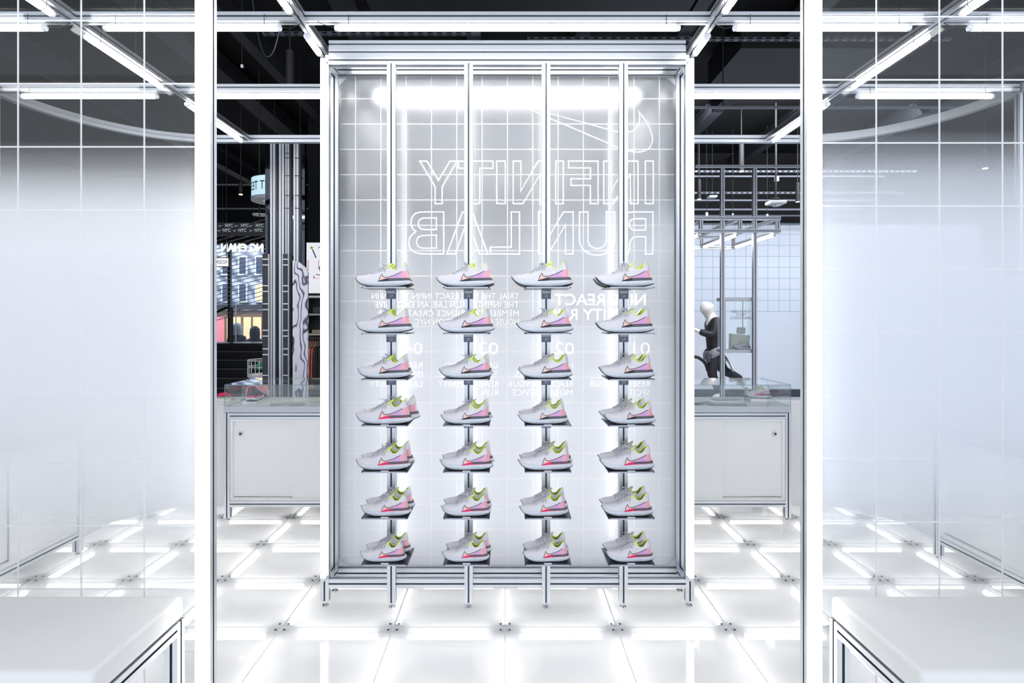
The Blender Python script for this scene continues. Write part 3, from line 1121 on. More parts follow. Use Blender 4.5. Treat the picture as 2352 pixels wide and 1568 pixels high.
def shoe_proto(pink, variant):
    rnd = random.Random(variant * 11 + 3)
    root = bpy.data.objects.new('running_shoe', None)
    COL.objects.link(root)
    root.empty_display_size = 0.05

    def part(name, mb, m, smooth=True, auto=math.radians(50)):
        mb.v = [(x - 0.5, y, z) for x, y, z in mb.v]
        return link(name, mb.mesh(name, m, smooth, auto), root)
    up, loop = upper_mesh()
    part('upper', up, UPPER, True, None)
    A, B = solid_sole()
    part('midsole', A, MIDS)
    part('outsole', B, OUTS)
    # collar: lime band around and inside the opening, taupe lining below it
    lo = [Vector(p) for p in loop]
    c = Vector((0.755, 0, 0))
    band, lin = [], []
    for p in lo:
        rad = Vector((c.x - p.x, -p.y, 0))
        rad = rad.normalized() if rad.length > 1e-5 else Vector((1, 0, 0))
        band.append([p + rad * -0.002 + Vector((0, 0, -0.001)), p + rad * 0.002 + Vector((0, 0, 0.006)), p + rad * 0.012 + Vector((0, 0, 0.004)), p + rad * 0.017 - Vector((0, 0, 0.020))])
        zf = 0.155
        lin.append([p + rad * 0.0165 - Vector((0, 0, 0.018)), p + rad * 0.018 - Vector((0, 0, 0.6 * (p.z - zf))), Vector((p.x, p.y, zf)) + rad * 0.016, Vector((c.x, 0, zf))])
    part('collar_rim', MB().grid([[tuple(q) for q in r] for r in band + band[:1]]), LIME, True, None)
    part('lining', MB().grid([[tuple(q) for q in r] for r in lin + lin[:1]]), LINE, True, None)
    # tongue
    tl = rnd.uniform(-0.012, 0.012)
    cen = [(0.36, 0.278), (0.44, 0.322), (0.51, 0.360), (0.56, 0.385), (0.60, 0.412 + tl), (0.638, 0.434 + tl), (0.655, 0.436 + tl)]
    wid = [0.045, 0.052, 0.058, 0.062, 0.06, 0.048, 0.022]
    up_, dn_ = [], []
    for (x, z), w in zip(cen, wid):
        r1_, r2_ = [], []
        for k in range(7):
            u = -1 + k / 3
            dz = -0.9 * (u * w) ** 2 * 9
            r1_.append((x, u * w, z + dz))
            r2_.append((x + 0.010, u * w * 0.98, z + dz - 0.014))
        up_.append(r1_)
        dn_.append(r2_)
    part('tongue', MB().grid(up_), UPPER)
    tb = MB().grid(dn_)
    for a, b_ in zip((up_[-1],), (dn_[-1],)):
        tb.grid([a, b_])
    tb.grid([[r[0] for r in up_], [r[0] for r in dn_]])
    tb.grid([[r[-1] for r in up_], [r[-1] for r in dn_]])
    part('tongue_lining', tb, LIME)
    # laces: crossing rows over the throat, a bow and two loose ends
    lc = MB()
    xs = [0.30, 0.345, 0.39, 0.435, 0.48, 0.525]
    r = 0.0070

    def top(x, y):
        zt = max(z_up(x), lerp_table([(0.36, 0.278), (0.44, 0.325), (0.51, 0.362), (0.56, 0.388), (0.62, 0.41)])(x) if x > 0.36 else 0)
        w = w_up(x)
        zb = z_top(x) - 0.012
        return zb + (zt - zb) * (1 - min(0.98, abs(y) / w) ** 2.2) ** (1 / 2.2) + 0.006
    for i, x in enumerate(xs):
        for s_ in (-1, 1):
            pts = []
            for k in range(7):
                u = -1 + k / 3
                y = u * 0.072
                xx = x + s_ * u * 0.024
                pts.append((xx, y, top(xx, y) + 0.004 * (1 - u * u) + (0.006 if s_ > 0 else 0)))
            lc.tube(pts, r, 5)
        for s_ in (-1, 1):
            pts = [(x - 0.014, s_ * 0.056, top(x, 0.056) + 0.008), (x - 0.010, s_ * 0.085, top(x, 0.085) + 0.005), (x + 0.002, s_ * 0.104, top(x, 0.104) + 0.002), (x + 0.014, s_ * 0.085, top(x, 0.085) + 0.005), (x + 0.024, s_ * 0.056, top(x + 0.02, 0.056) + 0.008)]
            lc.tube(pts, r * 0.9, 5)
    bx, bz = 0.525, top(0.525, 0) + 0.012
    for s_ in (-1, 1):
        a = rnd.uniform(0.2, 0.9)
        Lp = rnd.uniform(0.085, 0.12)
        d = Vector((-math.sin(a) * 0.7 if variant != 1 else -0.3, s_ * math.cos(a), 0)).normalized()
        lift = rnd.uniform(-0.01, 0.05)
        pts = []
        for k in range(11):
            t = k / 10 * math.pi
            fw = math.sin(t) * Lp
            sw = math.cos(t) * 0.022
            perp = Vector((-d.y, d.x, 0))
            p = Vector((bx, 0, bz)) + d * fw + perp * sw
            p.z += lift * math.sin(t) + 0.018 * math.sin(t) - 1.3 * p.y * p.y * 2.0
            pts.append(p)
        lc.tube(pts, r, 5)
        # loose end
        e = Vector((rnd.uniform(-0.9, 0.1), s_ * rnd.uniform(0.4, 0.9), 0)).normalized()
        pts = [Vector((bx, 0, bz + 0.01))]
        ez = rnd.choice([-0.35, -0.1, 0.55])
        for k in range(1, 6):
            p = Vector((bx, 0, bz + 0.012)) + e * (0.028 * k)
            p.z += ez * 0.02 * k - 2.0 * p.y * p.y
            pts.append(p)
        lc.tube(pts, r, 5)
    lc.lathe([(0.008, -0.012), (0.02, -0.004), (0.02, 0.006), (0.008, 0.014)], (bx, 0, bz), 8)
    part('laces', lc, LACE)
    # heel pull loop
    hl_ = MB()
    hl_.tube([(0.852, 0, 0.385), (0.856, 0, 0.420), (0.868, 0, 0.438), (0.882, 0, 0.430), (0.894, 0, 0.390), (0.905, 0, 0.32), (0.915, 0, 0.27)], 0.0075, 6)
    part('heel_loop', hl_, LOOP)
    # grey clip around the heel
    zlo = lerp_table([(0.42, 0.104), (0.6, 0.110), (0.8, 0.116), (0.945, 0.122)])
    zhi = lerp_table([(0.42, 0.106), (0.60, 0.153), (0.8, 0.156), (0.945, 0.162)])

    def ring(x_from, lo_, hi_, off):
        mb = MB()
        xs_ = [x_from + (0.945 - x_from) * (1 - (1 - k / 11) ** 1.8) for k in range(12)]
        L = []
        for x in xs_:
            L.append((x, -1))
        for x in reversed(xs_):
            L.append((x, 1))
        rows = []
        for x, s_ in L:
            a, b_ = lo_(x), hi_(x)
            f_ = max(0, (x - 0.86) / 0.085) * 0.022
            row = []
            for k in range(4):
                z = a + (b_ - a) * k / 3
                p = S(x, z, s_, off if k in (0, 1, 2, 3) else 0)
                fl = f_ * (1 - k / 3 * 0.6)
                row.append((p[0] + fl, p[1], p[2]))
            rows.append(row)
        mb.grid(rows)
        return mb
    part('heel_clip', ring(0.60, zlo, zhi, 0.012), CLIP)
    trim = patch([0.42, 0.45, 0.48, 0.51, 0.54, 0.57, 0.603], zlo, zhi, 0.006, 4)
    zs = lambda x: zlo(x) - 0.011
    rg = ring(0.415, zs, lambda x: zlo(x) + 0.002, 0.014)
    trim.add(rg.v, rg.f)
    part('side_trim', trim, PINK if pink else OUTS)
    # check emblem: coloured field and dark outline
    hi_f = lerp_table([(0.432, 0.118), (0.445, 0.16), (0.462, 0.196), (0.482, 0.224), (0.492, 0.198), (0.51, 0.178), (0.545, 0.168), (0.60, 0.175), (0.70, 0.206), (0.85, 0.268), (0.89, 0.283), (0.94, 0.29)])
    lo_f = lerp_table([(0.432, 0.108), (0.60, 0.150), (0.8, 0.154), (0.94, 0.158)])
    part('swoosh_field', patch([0.432, 0.445, 0.462, 0.473, 0.482, 0.487, 0.492, 0.51, 0.53, 0.56, 0.60, 0.65, 0.70, 0.76, 0.81, 0.86, 0.895, 0.92, 0.935, 0.943], lo_f, hi_f, 0.0035, 5), FILM)
    ol = MB()
    path = [(0.437, 0.110), (0.441, 0.140), (0.452, 0.172), (0.467, 0.202), (0.483, 0.228), (0.488, 0.206), (0.50, 0.184), (0.52, 0.171), (0.55, 0.167), (0.60, 0.174), (0.65, 0.190), (0.70, 0.206), (0.775, 0.238), (0.85, 0.270)]
    for side in (-1, 1):
        ol.tube([S(x, z, side, 0.004) for x, z in path], 0.0052, 5)
    part('swoosh_outline', ol, INK)
    return root


protos = {}
for pk in (0, 1):
    for v in range(4):
        if pk == 0 or v == 0:
            pass
        protos[(pk, v)] = shoe_proto(bool(pk), v)

SHELF_Z = [PZ(py, 2.80) for py in (658.5, 765, 870.5, 976.5, 1083, 1190, 1296.5)]
ROWN = ['top', 'second', 'third', 'fourth', 'fifth', 'sixth', 'bottom']
COLN = ['leftmost', 'second from left', 'third from left', 'rightmost']
# toe and heel pixels of each near shoe decide its size and where it stands on the shelf
NEAR = [[(817, 948), (1002, 1136), (1175, 1317), (1368, 1503)],
        [(818, 949), (1006, 1136), (1186, 1317), (1369, 1503)],
        [(823, 945), (1009, 1131), (1191, 1316), (1378, 1504)],
        [(818, 950), (1013, 1129), (1190, 1306), (1387, 1506)],
        [(819, 944), (1011, 1134), (1190, 1316), (1377, 1504)],
        [(830, 946), (1014, 1128), (1193, 1306), (1381, 1501)],
        [(828, 935), (1016, 1125), (1201, 1310), (1391, 1503)]]
FAR = [[(2, 8), (0, 4), (1, 0), (-13, 0)], [(0, 6), (3, 4), (-4, 0), (-6, 0)], [(0, 10), (6, 3), (0, 0), (-6, -3)],
       [(17, 19), (6, 4), (2, -2), (-14, -12)], [(9, 12), (4, 4), (3, 0), (-4, -8)], [(9, 11), (4, 5), (2, 0), (-6, -6)], [(12, 13), (9, 6), (-1, -2), (-8, -9)]]
used = set()
PLATE = noisy(mat('dark_shelf_plate', (0.085, 0.09, 0.105), 0.32, 0.6), 40, 0.1)
PLATEE = mat('shelf_edge', (0.42, 0.44, 0.50), 0.4, 0.6)
BRK = mat('bracket_blue_grey', (0.17, 0.19, 0.25), 0.45, 0.6)
TAGM = mat('size_label', (0.72, 0.74, 0.78), 0.5)
YF, YB = 2.80, 3.005
shelf0 = None
for c_ in range(4):
    x = PX((882.5, 1071, 1259, 1451)[c_], 2.80)
    px_ = POSTX[c_]
    for r_ in range(7):
        z = SHELF_Z[r_]
        lbl = f'dark metal shoe shelf, {ROWN[r_]} one on the {COLN[c_]} post'
        if shelf0 is None or True:
            t = thing('shoe_shelf', lbl, 'shelf', (x, YB, z), 'shoe shelves on the display posts')
            key = ('plate',)
            if r_ == 0 and c_ == 0:
                w = 0.110
                d = YB - YF
                out = [(-w + 0.008, -d), (w - 0.008, -d), (w - 0.002, -d + 0.002), (w, -d + 0.008), (w, 0), (-w, 0), (-w, -d + 0.008), (-w + 0.002, -d + 0.002)]
                plate_me = MB().prism(out, 'z', -0.005, 0.0).mesh('plate', PLATE)
                lip_me = MB().box(-w + 0.008, w - 0.008, -d - 0.0015, -d + 0.0005, -0.006, 0.0).mesh('front_lip', PLATEE)
                br = MB()
                br.box(-0.024, 0.024, 0.003, 0.010, -0.050, -0.005)
                br.box(-0.022, 0.022, -0.05, 0.003, -0.008, -0.005)
                brk_me = br.mesh('bracket', BRK)
                tg = MB().box(-0.020, 0.020, 0.0005, 0.003, -0.022, -0.009)
                tag_me = tg.mesh('size_label', TAGM)
                dots = MB().box(-0.010, -0.004, -0.0003, 0.0006, -0.017, -0.014).box(-0.001, 0.003, -0.0003, 0.0006, -0.017, -0.014).box(0.005, 0.010, -0.0003, 0.0006, -0.017, -0.014)
                dot_me = dots.mesh('size_print', INK)
                ring_ = MB().tube([(0.007 * math.cos(k * math.pi / 6), 0.002, -0.034 + 0.006 * math.sin(k * math.pi / 6)) for k in range(12)], 0.0016, 5, closed=True)
                ring_me = ring_.mesh('lock_ring', CHROME, True)
                lab_me = MB().box(-0.018, 0.018, -d + 0.004, -d + 0.018, 0.0, 0.0012).mesh('price_tag', PRINT)
            link('plate', plate_me, t)
            link('front_lip', lip_me, t)
            dx = px_ - x
            bk = link('bracket', brk_me, t, (dx, 0, 0))
            lb = link('size_label', tag_me, bk)
            link('lock_ring', ring_me, bk)
            if r_ >= 3:
                pt = link('price_tag', lab_me, t)
        # the pair of shoes
        pink = 1 if (r_ >= 4 or (r_ == 3 and c_ == 0)) else 0
        a, b_ = NEAR[r_][c_]
        fa, fb = FAR[r_][c_]
        for k, (yy, who) in enumerate(((2.854, "near"), (2.954, "far"))):
            if k == 0:
                L = (b_ - a) / F * 2.855
                cx = PX((a + b_) / 2, 2.855)
            else:
                L = (b_ - a) / F * 2.855
                cxp = (a + b_) / 2 + (fa + fb) / 2
                # far shoe: centre pixel of where it shows
                cx = PX(cxp, 2.95)
            key = (pink, (r_ * 3 + c_ * 5 + k * 2 + r_ * c_) % 4)
            if key not in used:
                o = protos[key]
                used.add(key)
            else:
                o = copy_tree(protos[key])
            rnd = random.Random(r_ * 17 + c_ * 5 + k)
            o.location = (cx, yy, z + 0.0005)
            o.scale = (L, L * 0.93, L)
            o.rotation_euler = (0, 0, math.radians(rnd.uniform(-1.5, 1.5)))
            colour = 'pink' if pink else 'black'
            tag(o, f'{who} white running shoe with {colour} trim on the {ROWN[r_]} shelf, {COLN[c_]} post', 'shoe',
                f'running shoes on the shelves of the display')
for key, o in protos.items():
    if key not in used:
        for ch in list(o.children):
            bpy.data.objects.remove(ch)
        bpy.data.objects.remove(o)

# ------------------------------------------------------------------ benches in front of the partitions
def rounded_box(x0, x1, y0, y1, z0, z1, r=0.018, n=4, sag=0.0, nx=10, ny=8):
    bm = bmesh.new()
    bmesh.ops.create_cube(bm, size=1)
    for v in bm.verts:
        v.co = ((x0 + x1) / 2 + v.co.x * (x1 - x0), (y0 + y1) / 2 + v.co.y * (y1 - y0), (z0 + z1) / 2 + v.co.z * (z1 - z0))
    bmesh.ops.bevel(bm, geom=bm.edges[:], offset=r, segments=n, profile=0.6, affect='EDGES')
    mb = MB()
    bm.verts.index_update()
    mb.add([v.co[:] for v in bm.verts], [[v.index for v in f.verts] for f in bm.faces])
    bm.free()
    return mb


for s in (-1, 1):
    n = sd[s]
    xi = 1.045
    t = thing('bench', f'bench with white padded seat on an aluminium frame in the {n} foreground', 'bench', (s * 1.6, 1.7, 0))
    xa, xb = sorted((s * xi, s * 2.25))
    ox, oy = -s * 1.6, -1.7

    def B(mb, name, m, smooth=False, parent=None):
        mb.v = [(x + ox, y + oy, z) for x, y, z in mb.v]
        return mb.build(name, m, parent or t, smooth)
    # seat cushion: domed pad with welt seam
    mb = rounded_box(xa, xb, 1.50, 1.925, 0.506, 0.578, 0.020, 4)
    c = B(mb, 'seat_cushion', VINYL, True)
    xs_ = s * (xi + 0.012)
    wl = MB().tube([(xs_ + s * 0.01, 1.508, 0.571), (xs_, 1.52, 0.571), (xs_, 1.91, 0.571), (xs_ + s * 0.01, 1.917, 0.571), (s * 2.2, 1.917, 0.571)], 0.0022, 6)
    wl.tube([(xs_ + s * 0.01, 1.508, 0.571), (s * 2.2, 1.508, 0.571)], 0.0022, 6)
    B(wl, 'seam', VINYL, True, None)
    z = 0.484
    for p0, p1 in (((s * (xi + 0.021), 1.525, z), (s * (xi + 0.021), 1.885, z)), ((s * (xi + 0.042), 1.905, z), (s * 2.2, 1.905, z)), ((s * (xi + 0.042), 1.524, z), (s * 2.2, 1.524, z)),
                   ((s * (xi + 0.021), 1.525, 0.10), (s * (xi + 0.021), 1.885, 0.10)), ((s * (xi + 0.042), 1.905, 0.10), (s * 2.2, 1.905, 0.10))):
        B(MB().profile(p0, p1), 'rail', [ALU, SLOT])
    for x in (xi + 0.021, 2.22):
        for y in (1.905, 1.524):
            B(MB().profile((s * x, y, 0.02), (s * x, y, 0.505)), 'leg', [ALU, SLOT])
            B(MB().lathe([(0.017, 0.0), (0.018, 0.006), (0.007, 0.012), (0.007, 0.022)], (s * x, y, 0.001), 12), 'levelling_foot', CHROME, True)

# ------------------------------------------------------------------ counters with sliding doors and clear cases
def counter(label, cx, cy, rz, w=1.03, d=0.52, case=True, sl=1, group='white counters around the lab'):
    """front faces local -Y, origin on the floor at the middle of the front edge"""
    t = thing('counter', label, 'counter', (cx, cy, 0), group, rz)
    h = 0.836
    w2_ = w / 2
    for x in (-w2_ + 0.021, w2_ - 0.021):
        for y in (0.021, d - 0.021):
            MB().profile((x, y, 0.02), (x, y, h - 0.05)).build('leg', [ALU, SLOT], t)
            MB().lathe([(0.017, 0.0), (0.018, 0.006), (0.007, 0.012), (0.007, 0.022)], (x, y, 0.001), 12).build('levelling_foot', CHROME, t, True)
    for z in (0.122, h - 0.072):
        for y in (0.021, d - 0.021):
            MB().profile((-w2_ + 0.042, y, z), (w2_ - 0.042, y, z)).build('rail', [ALU, SLOT], t)
        for x in (-w2_ + 0.021, w2_ - 0.021):
            MB().profile((x, 0.042, z), (x, d - 0.042, z)).build('rail', [ALU, SLOT], t)
    tp = MB().box(-w2_, w2_, 0, d, h - 0.046, h).build('worktop', WHITE, t)
    MB().box(-w2_, w2_, -0.003, -0.0002, h - 0.046, h).build('edge_band', EDGE, tp)
    za, zb = 0.145, h - 0.095
    MB().box(-w2_ + 0.03, w2_ - 0.03, d - 0.03, d - 0.02, za, zb).build('back_board', WHITE, t)
    MB().box(-w2_ + 0.015, -w2_ + 0.027, 0.042, d - 0.042, za, zb).build('side_board', WHITE, t)
    MB().box(w2_ - 0.027, w2_ - 0.015, 0.042, d - 0.042, za, zb).build('side_board', WHITE, t)
    MB().box(-w2_ + 0.042, w2_ - 0.042, 0.006, 0.05, za - 0.002, za + 0.018).box(-w2_ + 0.042, w2_ - 0.042, 0.006, 0.05, zb - 0.016, zb + 0.002).box(-w2_ + 0.042, -w2_ + 0.060, 0.006, 0.05, za + 0.018, zb - 0.016).box(w2_ - 0.060, w2_ - 0.042, 0.006, 0.05, za + 0.018, zb - 0.016).build('door_track', WHITEM, t)
    hw = w2_ - 0.055
    # rear door and front door overlap in the middle
    rear, front = (-1, 1) if sl > 0 else (1, -1)
    xr = sorted((rear * hw, -rear * 0.02))
    xf = sorted((front * hw, -front * 0.02 - front * 0.0))
    a = MB().box(xr[0], xr[1], 0.032, 0.042, za + 0.026, zb - 0.012).build('sliding_door', WHITE, t)
    b_ = MB().box(xf[0], xf[1], 0.014, 0.024, za + 0.016, zb - 0.012).build('sliding_door', WHITE, t)
    lx = sl * -(hw - 0.055)
    yl = 0.030 if sl > 0 else 0.030
    MB().tube([(lx, yl - 0.012, zb - 0.11), (lx, yl, zb - 0.11)], 0.014, 16).build('lock', CHROME, a, True)
    MB().tube([(lx + 0.002, yl - 0.0135, zb - 0.11), (lx + 0.002, yl - 0.0115, zb - 0.11)], 0.008, 12).build('keyhole', BOLT, a, True)
    if case:
        ch = 0.150
        g = thing('acrylic_case', 'clear acrylic case standing on the ' + ('left' if cx < 0 else 'right') + ' counter beside the display stand', 'display case', (cx, cy, h), 'clear acrylic cases on the counters', rz)
        th = 0.006
        y0_, y1_ = 0.002, d - 0.004
        for nm, bb in (('front_pane', (-w2_ + 0.004, w2_ - 0.004, y0_, y0_ + th, 0, ch)), ('rear_pane', (-w2_ + 0.004, w2_ - 0.004, y1_ - th, y1_, 0, ch)),
                       ('side_pane', (-w2_ + 0.004, -w2_ + 0.004 + th, y0_ + th, y1_ - th, 0, ch)), ('side_pane', (w2_ - 0.004 - th, w2_ - 0.004, y0_ + th, y1_ - th, 0, ch)),
                       ('top_pane', (-w2_ + 0.004, w2_ - 0.004, y0_, y1_, ch, ch + th))):
            MB().box(*bb).build(nm, ACRYL, g)
        ed = MB()
        for x in (-w2_ + 0.004, w2_ - 0.004):
            ed.box(x - 0.0015, x + 0.0015, y0_ - 0.001, y0_ + 0.003, 0, ch + th)
            ed.box(x - 0.0015, x + 0.0015, y0_, y1_, ch + 0.001, ch + th + 0.001)
        ed.box(-w2_ + 0.004, w2_ - 0.004, y0_ - 0.0015, y0_ + 0.002, ch + 0.002, ch + th)
        ed.box(-w2_ + 0.004, w2_ - 0.004, y1_ - 0.002, y1_ + 0.0015, ch + 0.002, ch + th)
        ed.build('glued_edges', ACEDGE, g)
    return t


CYF = 4.335
counter('white counter left of the display stand with a lock on its sliding door', -1.552, CYF, 0, sl=1)
counter('white counter right of the display stand with a lock on its sliding door', 1.557, CYF, 0, sl=-1)
for x in (-0.51, 0.525):
    counter('white counter hidden behind the %s half of the display stand' % ('left' if x < 0 else 'right'), x, CYF, 0, case=False)
counter('white counter along the left side, seen through the frosted panel', -2.665, 3.225, math.radians(90), case=False)
counter('white counter along the right side, seen through the frosted panel', 2.635, 3.165, math.radians(-90), case=False)

# faceted corner units between the counters
for s in (-1, 1):
    p = [(-2.86, 3.78), (-2.86, 4.30), (-2.60, 4.62), (-2.12, 4.70)]
    q = [(-2.12, 4.86), (-2.70, 4.84), (-3.05, 4.40), (-3.05, 3.78)]
    poly = [(s * -1 * x * -1 if False else -s * -x * 1.0, y) for x, y in p + q]
    poly = [(s * abs(x), y) for x, y in p + q]
    t = thing('corner_unit', f'white faceted corner counter behind the {sd[s]} frosted panel', 'counter')
    MB().prism(poly, 'z', 0.085, 0.80).build('body', WHITE, t)
    poly2 = [(s * (abs(x) + 0.004), y + 0.004) for x, y in p + q]
    MB().prism(poly2, 'z', 0.001, 0.084).build('plinth', WHITEM, t)
    MB().prism([(s * (abs(x) - (0.012 if i < 4 else -0.0)), y - (0.0 if i < 4 else 0)) for i, (x, y) in enumerate(p + q)], 'z', 0.801, 0.836).build('worktop', WHITE, t)

# ------------------------------------------------------------------ things inside the clear cases
HC = 0.8365
# left: dark shoe turned heel outwards, a spread knit upper behind it, printed sheets
CREAM0 = mat('pale_stand', (0.80, 0.78, 0.72), 0.6)
lsh = thing('shoe_upper', 'rosy knit shoe upper spread on a stand in the left clear case', 'shoe part', (PX(594, 4.76), 4.76, HC))
sad = []
for k in range(13):
    u = -1 + k / 6
    top_ = 0.128 - 0.055 * u * u + (0.012 if abs(u) > 0.8 else 0)
    dip = 0.018 * math.exp(-(u / 0.22) ** 2)
    sad.append([(0.092 * u, -0.03, top_ - 0.05 - 0.02 * abs(u)), (0.090 * u, -0.034, top_ - 0.02), (0.086 * u, -0.02, top_ - dip), (0.082 * u, 0.02, top_ - dip * 0.7), (0.075 * u, 0.045, top_ - 0.03)])
MB().grid(sad).build('knit', noisy(mat('rosy_knit', (0.66, 0.28, 0.31), 0.7), 40, 0.25), lsh, True, None)
MB().tube([(-0.03, -0.034, 0.126), (-0.012, -0.03, 0.140), (0.01, -0.03, 0.138), (0.028, -0.034, 0.126)], 0.005, 6).build('collar_rim', LIME, lsh, True)
MB().lathe([(0.035, 0.0), (0.035, 0.004), (0.006, 0.008), (0.006, 0.10)], n=14).build('stand', CREAM0, lsh, True)
lp = thing('shoe_part', 'pink and lime sole piece at the far left of the left clear case', 'shoe part', (PX(515, 4.62), 4.62, HC))
MB().tube([(-0.06, 0.02, 0.03), (-0.03, 0.0, 0.05), (0.02, 0.0, 0.055), (0.05, 0.02, 0.035)], 0.012, 8, rr=[0.006, 0.013, 0.013, 0.006]).build('upper_piece', PINK, lp, True)
rounded_box(-0.07, 0.06, -0.02, 0.06, 0.0, 0.018, 0.008, 3).build('sole_piece', noisy(mat('pale_lime_foam', (0.75, 0.82, 0.70), 0.6), 30, 0.1), lp, True)

PAPER = noisy(mat('printed_sheet', (0.50, 0.51, 0.50), 0.6), 14, 0.55)
PAPERW = mat('white_sheet', (0.85, 0.86, 0.87), 0.6)


def sheet(label, px, d, w, l, rz, m, curl=0.006):
    rows_ = []
    for i in range(6):
        u = i / 5
        rows_.append([(-w / 2 + w * u, -l / 2 + l * v / 4, 0.0008 + curl * (abs(u - 0.4) ** 2) * (1 + 0.6 * (v / 4))) for v in range(5)])
    mb = MB().grid(rows_)
    n_ = len(mb.v)
    mb2 = MB().grid([[(x, y, z + 0.0006) for x, y, z in r] for r in rows_])
    mb.add(mb2.v, mb2.f)
    o = mb.build('paper_sheet', m, None, True)
    o.location = (PX(px, d), d, HC)
    o.rotation_euler = (0, 0, rz)
    return tag(o, label, 'paper')


sheet('grey printed sheet lying in the left clear case behind the front edge', 660, 4.46, 0.24, 0.12, 0.35, PAPER)
sheet('small grey sheet with dark print at the front of the left clear case', 683, 4.385, 0.11, 0.05, 0.05, PAPER)
sheet('white sheet lying at the right end of the left clear case', 722, 4.62, 0.12, 0.10, -0.2, PAPERW)
sheet('printed sheet lying at the front of the right clear case', 1668, 4.42, 0.28, 0.12, -0.15, PAPER)
sheet('curled dark sheet at the left end of the right clear case', 1612, 4.47, 0.14, 0.09, 0.2, PAPER, 0.02)
sheet('pale sheet lying deeper in the right clear case', 1668, 4.70, 0.22, 0.10, 0.1, noisy(mat('blue_grey_sheet', (0.62, 0.70, 0.74), 0.6), 18, 0.3))

# right: a running shoe on a white block, seen from behind at an angle
rb = rounded_box(-0.10, 0.10, -0.07, 0.07, 0.0, 0.02, 0.003, 2).build('riser_block', WHITE, None, True)
rb.location = (PX(1745, 4.64), 4.64, HC)
tag(rb, 'low white block under the pink shoe in the right clear case', 'riser')
src = next(o for o in COL.objects if o.name.startswith('running_shoe') and 'pink' in o.get('label', ''))
o = copy_tree(src)
o.location = (PX(1741, 4.64), 4.64, HC + 0.0205)
o.scale = (0.205, 0.19, 0.235)
o.rotation_euler = (0, 0, math.radians(-38))
o['label'] = 'white and pink running shoe standing at an angle in the right clear case'
del o['group']
blk_shoe = copy_tree(src)
blk_shoe.location = (PX(585, 4.52), 4.52, HC + 0.0205)
blk_shoe.scale = (0.25, 0.30, 0.27)
blk_shoe.rotation_euler = (0, 0, math.radians(-82))
blk_shoe['label'] = 'black and pink running shoe turned heel outwards in the left clear case'
del blk_shoe['group']
for ch in list(blk_shoe.children):
    nm = ch.name.split('.')[0]
    if nm in ('upper', 'tongue', 'swoosh_field', 'heel_clip', 'collar_rim', 'heel_loop'):
        ch.data = ch.data.copy()
        ch.data.materials.clear()
        ch.data.materials.append({'upper': OUTS, 'tongue': OUTS, 'swoosh_field': OUTS, 'heel_clip': PINK, 'collar_rim': PINK, 'heel_loop': PINK}[nm])
rb2 = rounded_box(-0.05, 0.05, -0.09, 0.09, 0.0, 0.02, 0.003, 2).build('riser_block', WHITE, None, True)
rb2.location = (PX(585, 4.52), 4.52, HC)
tag(rb2, 'low white block under the black and pink shoe in the left clear case', 'riser')
part_s = thing('shoe_part', 'small white shoe piece beside the pink shoe in the right clear case', 'shoe part', (PX(1718, 4.78), 4.78, HC))
MB().grid([[(-0.03 + 0.004 * i, 0.02 * math.sin(i), 0.0 + 0.0), (-0.028 + 0.004 * i, 0.02 * math.sin(i), 0.05), (-0.02 + 0.0035 * i, 0.015 * math.sin(i), 0.085)] for i in range(8)]).build('heel_piece', UPPER, part_s, True, None)
MB().tube([(-0.03, -0.012, 0.012), (0, -0.02, 0.010)], 0.008, 8).build('sole_piece', OUTS, part_s, True)

# ------------------------------------------------------------------ right background
RIGY = 7.2
rig = thing('display_gantry', 'slim aluminium gantry with two posts and overhead light boom, right of the display', 'gantry', (2.9, RIGY, 0))


def R(mb, name, m, smooth=False):
    mb.v = [(x - 2.9, y - RIGY, z) for x, y, z in mb.v]
    return mb.build(name, m, rig, smooth)


GALU = [mat('grey_aluminium', (0.55, 0.56, 0.60), 0.4, 0.7), SLOT]
for px in (1659, 1733):
    x = PX(px, RIGY)
    R(MB().profile((x, RIGY, 0.01), (x, RIGY, PZ(386, RIGY)), 0.046), 'post', GALU)
    R(MB().box(x - 0.05, x + 0.05, RIGY - 0.05, RIGY + 0.05, 0.0, 0.01), 'foot_plate', GALU[0])
xa, xb = PX(1560, RIGY), PX(1788, RIGY)
BK = 8.55
zT, zB = PZ(503, RIGY), PZ(532, RIGY)
for z in (zT, zB):
    R(MB().profile((xa, RIGY - 0.047, z), (xb, RIGY - 0.047, z), 0.042), 'rail', GALU)
    R(MB().profile((xa, BK, z - 0.03), (xb, BK, z - 0.03), 0.042), 'rail', GALU)
for px in (1607, 1696, 1782):
    x = PX(px, RIGY)
    R(MB().profile((x, RIGY - 0.047, zB + 0.021), (x, RIGY - 0.047, zT - 0.021), 0.042), 'stay', GALU)
    R(MB().profile((x, BK, zB - 0.009), (x, BK, zT - 0.051), 0.042), 'stay', GALU)
    R(MB().profile((x, RIGY - 0.02, zB), (x, BK - 0.025, zB), 0.042), 'boom', GALU)
    R(MB().profile((x, RIGY - 0.02, zT), (x, BK - 0.025, zT), 0.042), 'boom', GALU)
z = PZ(386, RIGY)
R(MB().profile((PX(1597, RIGY), RIGY, z + 0.02), (PX(1836, RIGY), RIGY, z + 0.02), 0.03), 'rail', GALU)
for k, px in enumerate((1607, 1696, 1782)):
    x = PX(px, RIGY)
    tube_light((x, RIGY + 0.03, zB - 0.038), (x, BK - 0.08, zB - 0.038), f'strip light under the {("left", "middle", "right")[k]} boom of the gantry right of the display', straps=False)
# hanging clear case between the posts
xa, xb = PX(1666, RIGY + 0.03), PX(1737, RIGY + 0.03)
zc0, zc1 = PZ(803, RIGY), PZ(690, RIGY)
hc = thing('hanging_case', 'clear case with grey lettering held between the gantry posts, a shoe inside', 'display case', ((xa + xb) / 2, RIGY + 0.15, zc0))


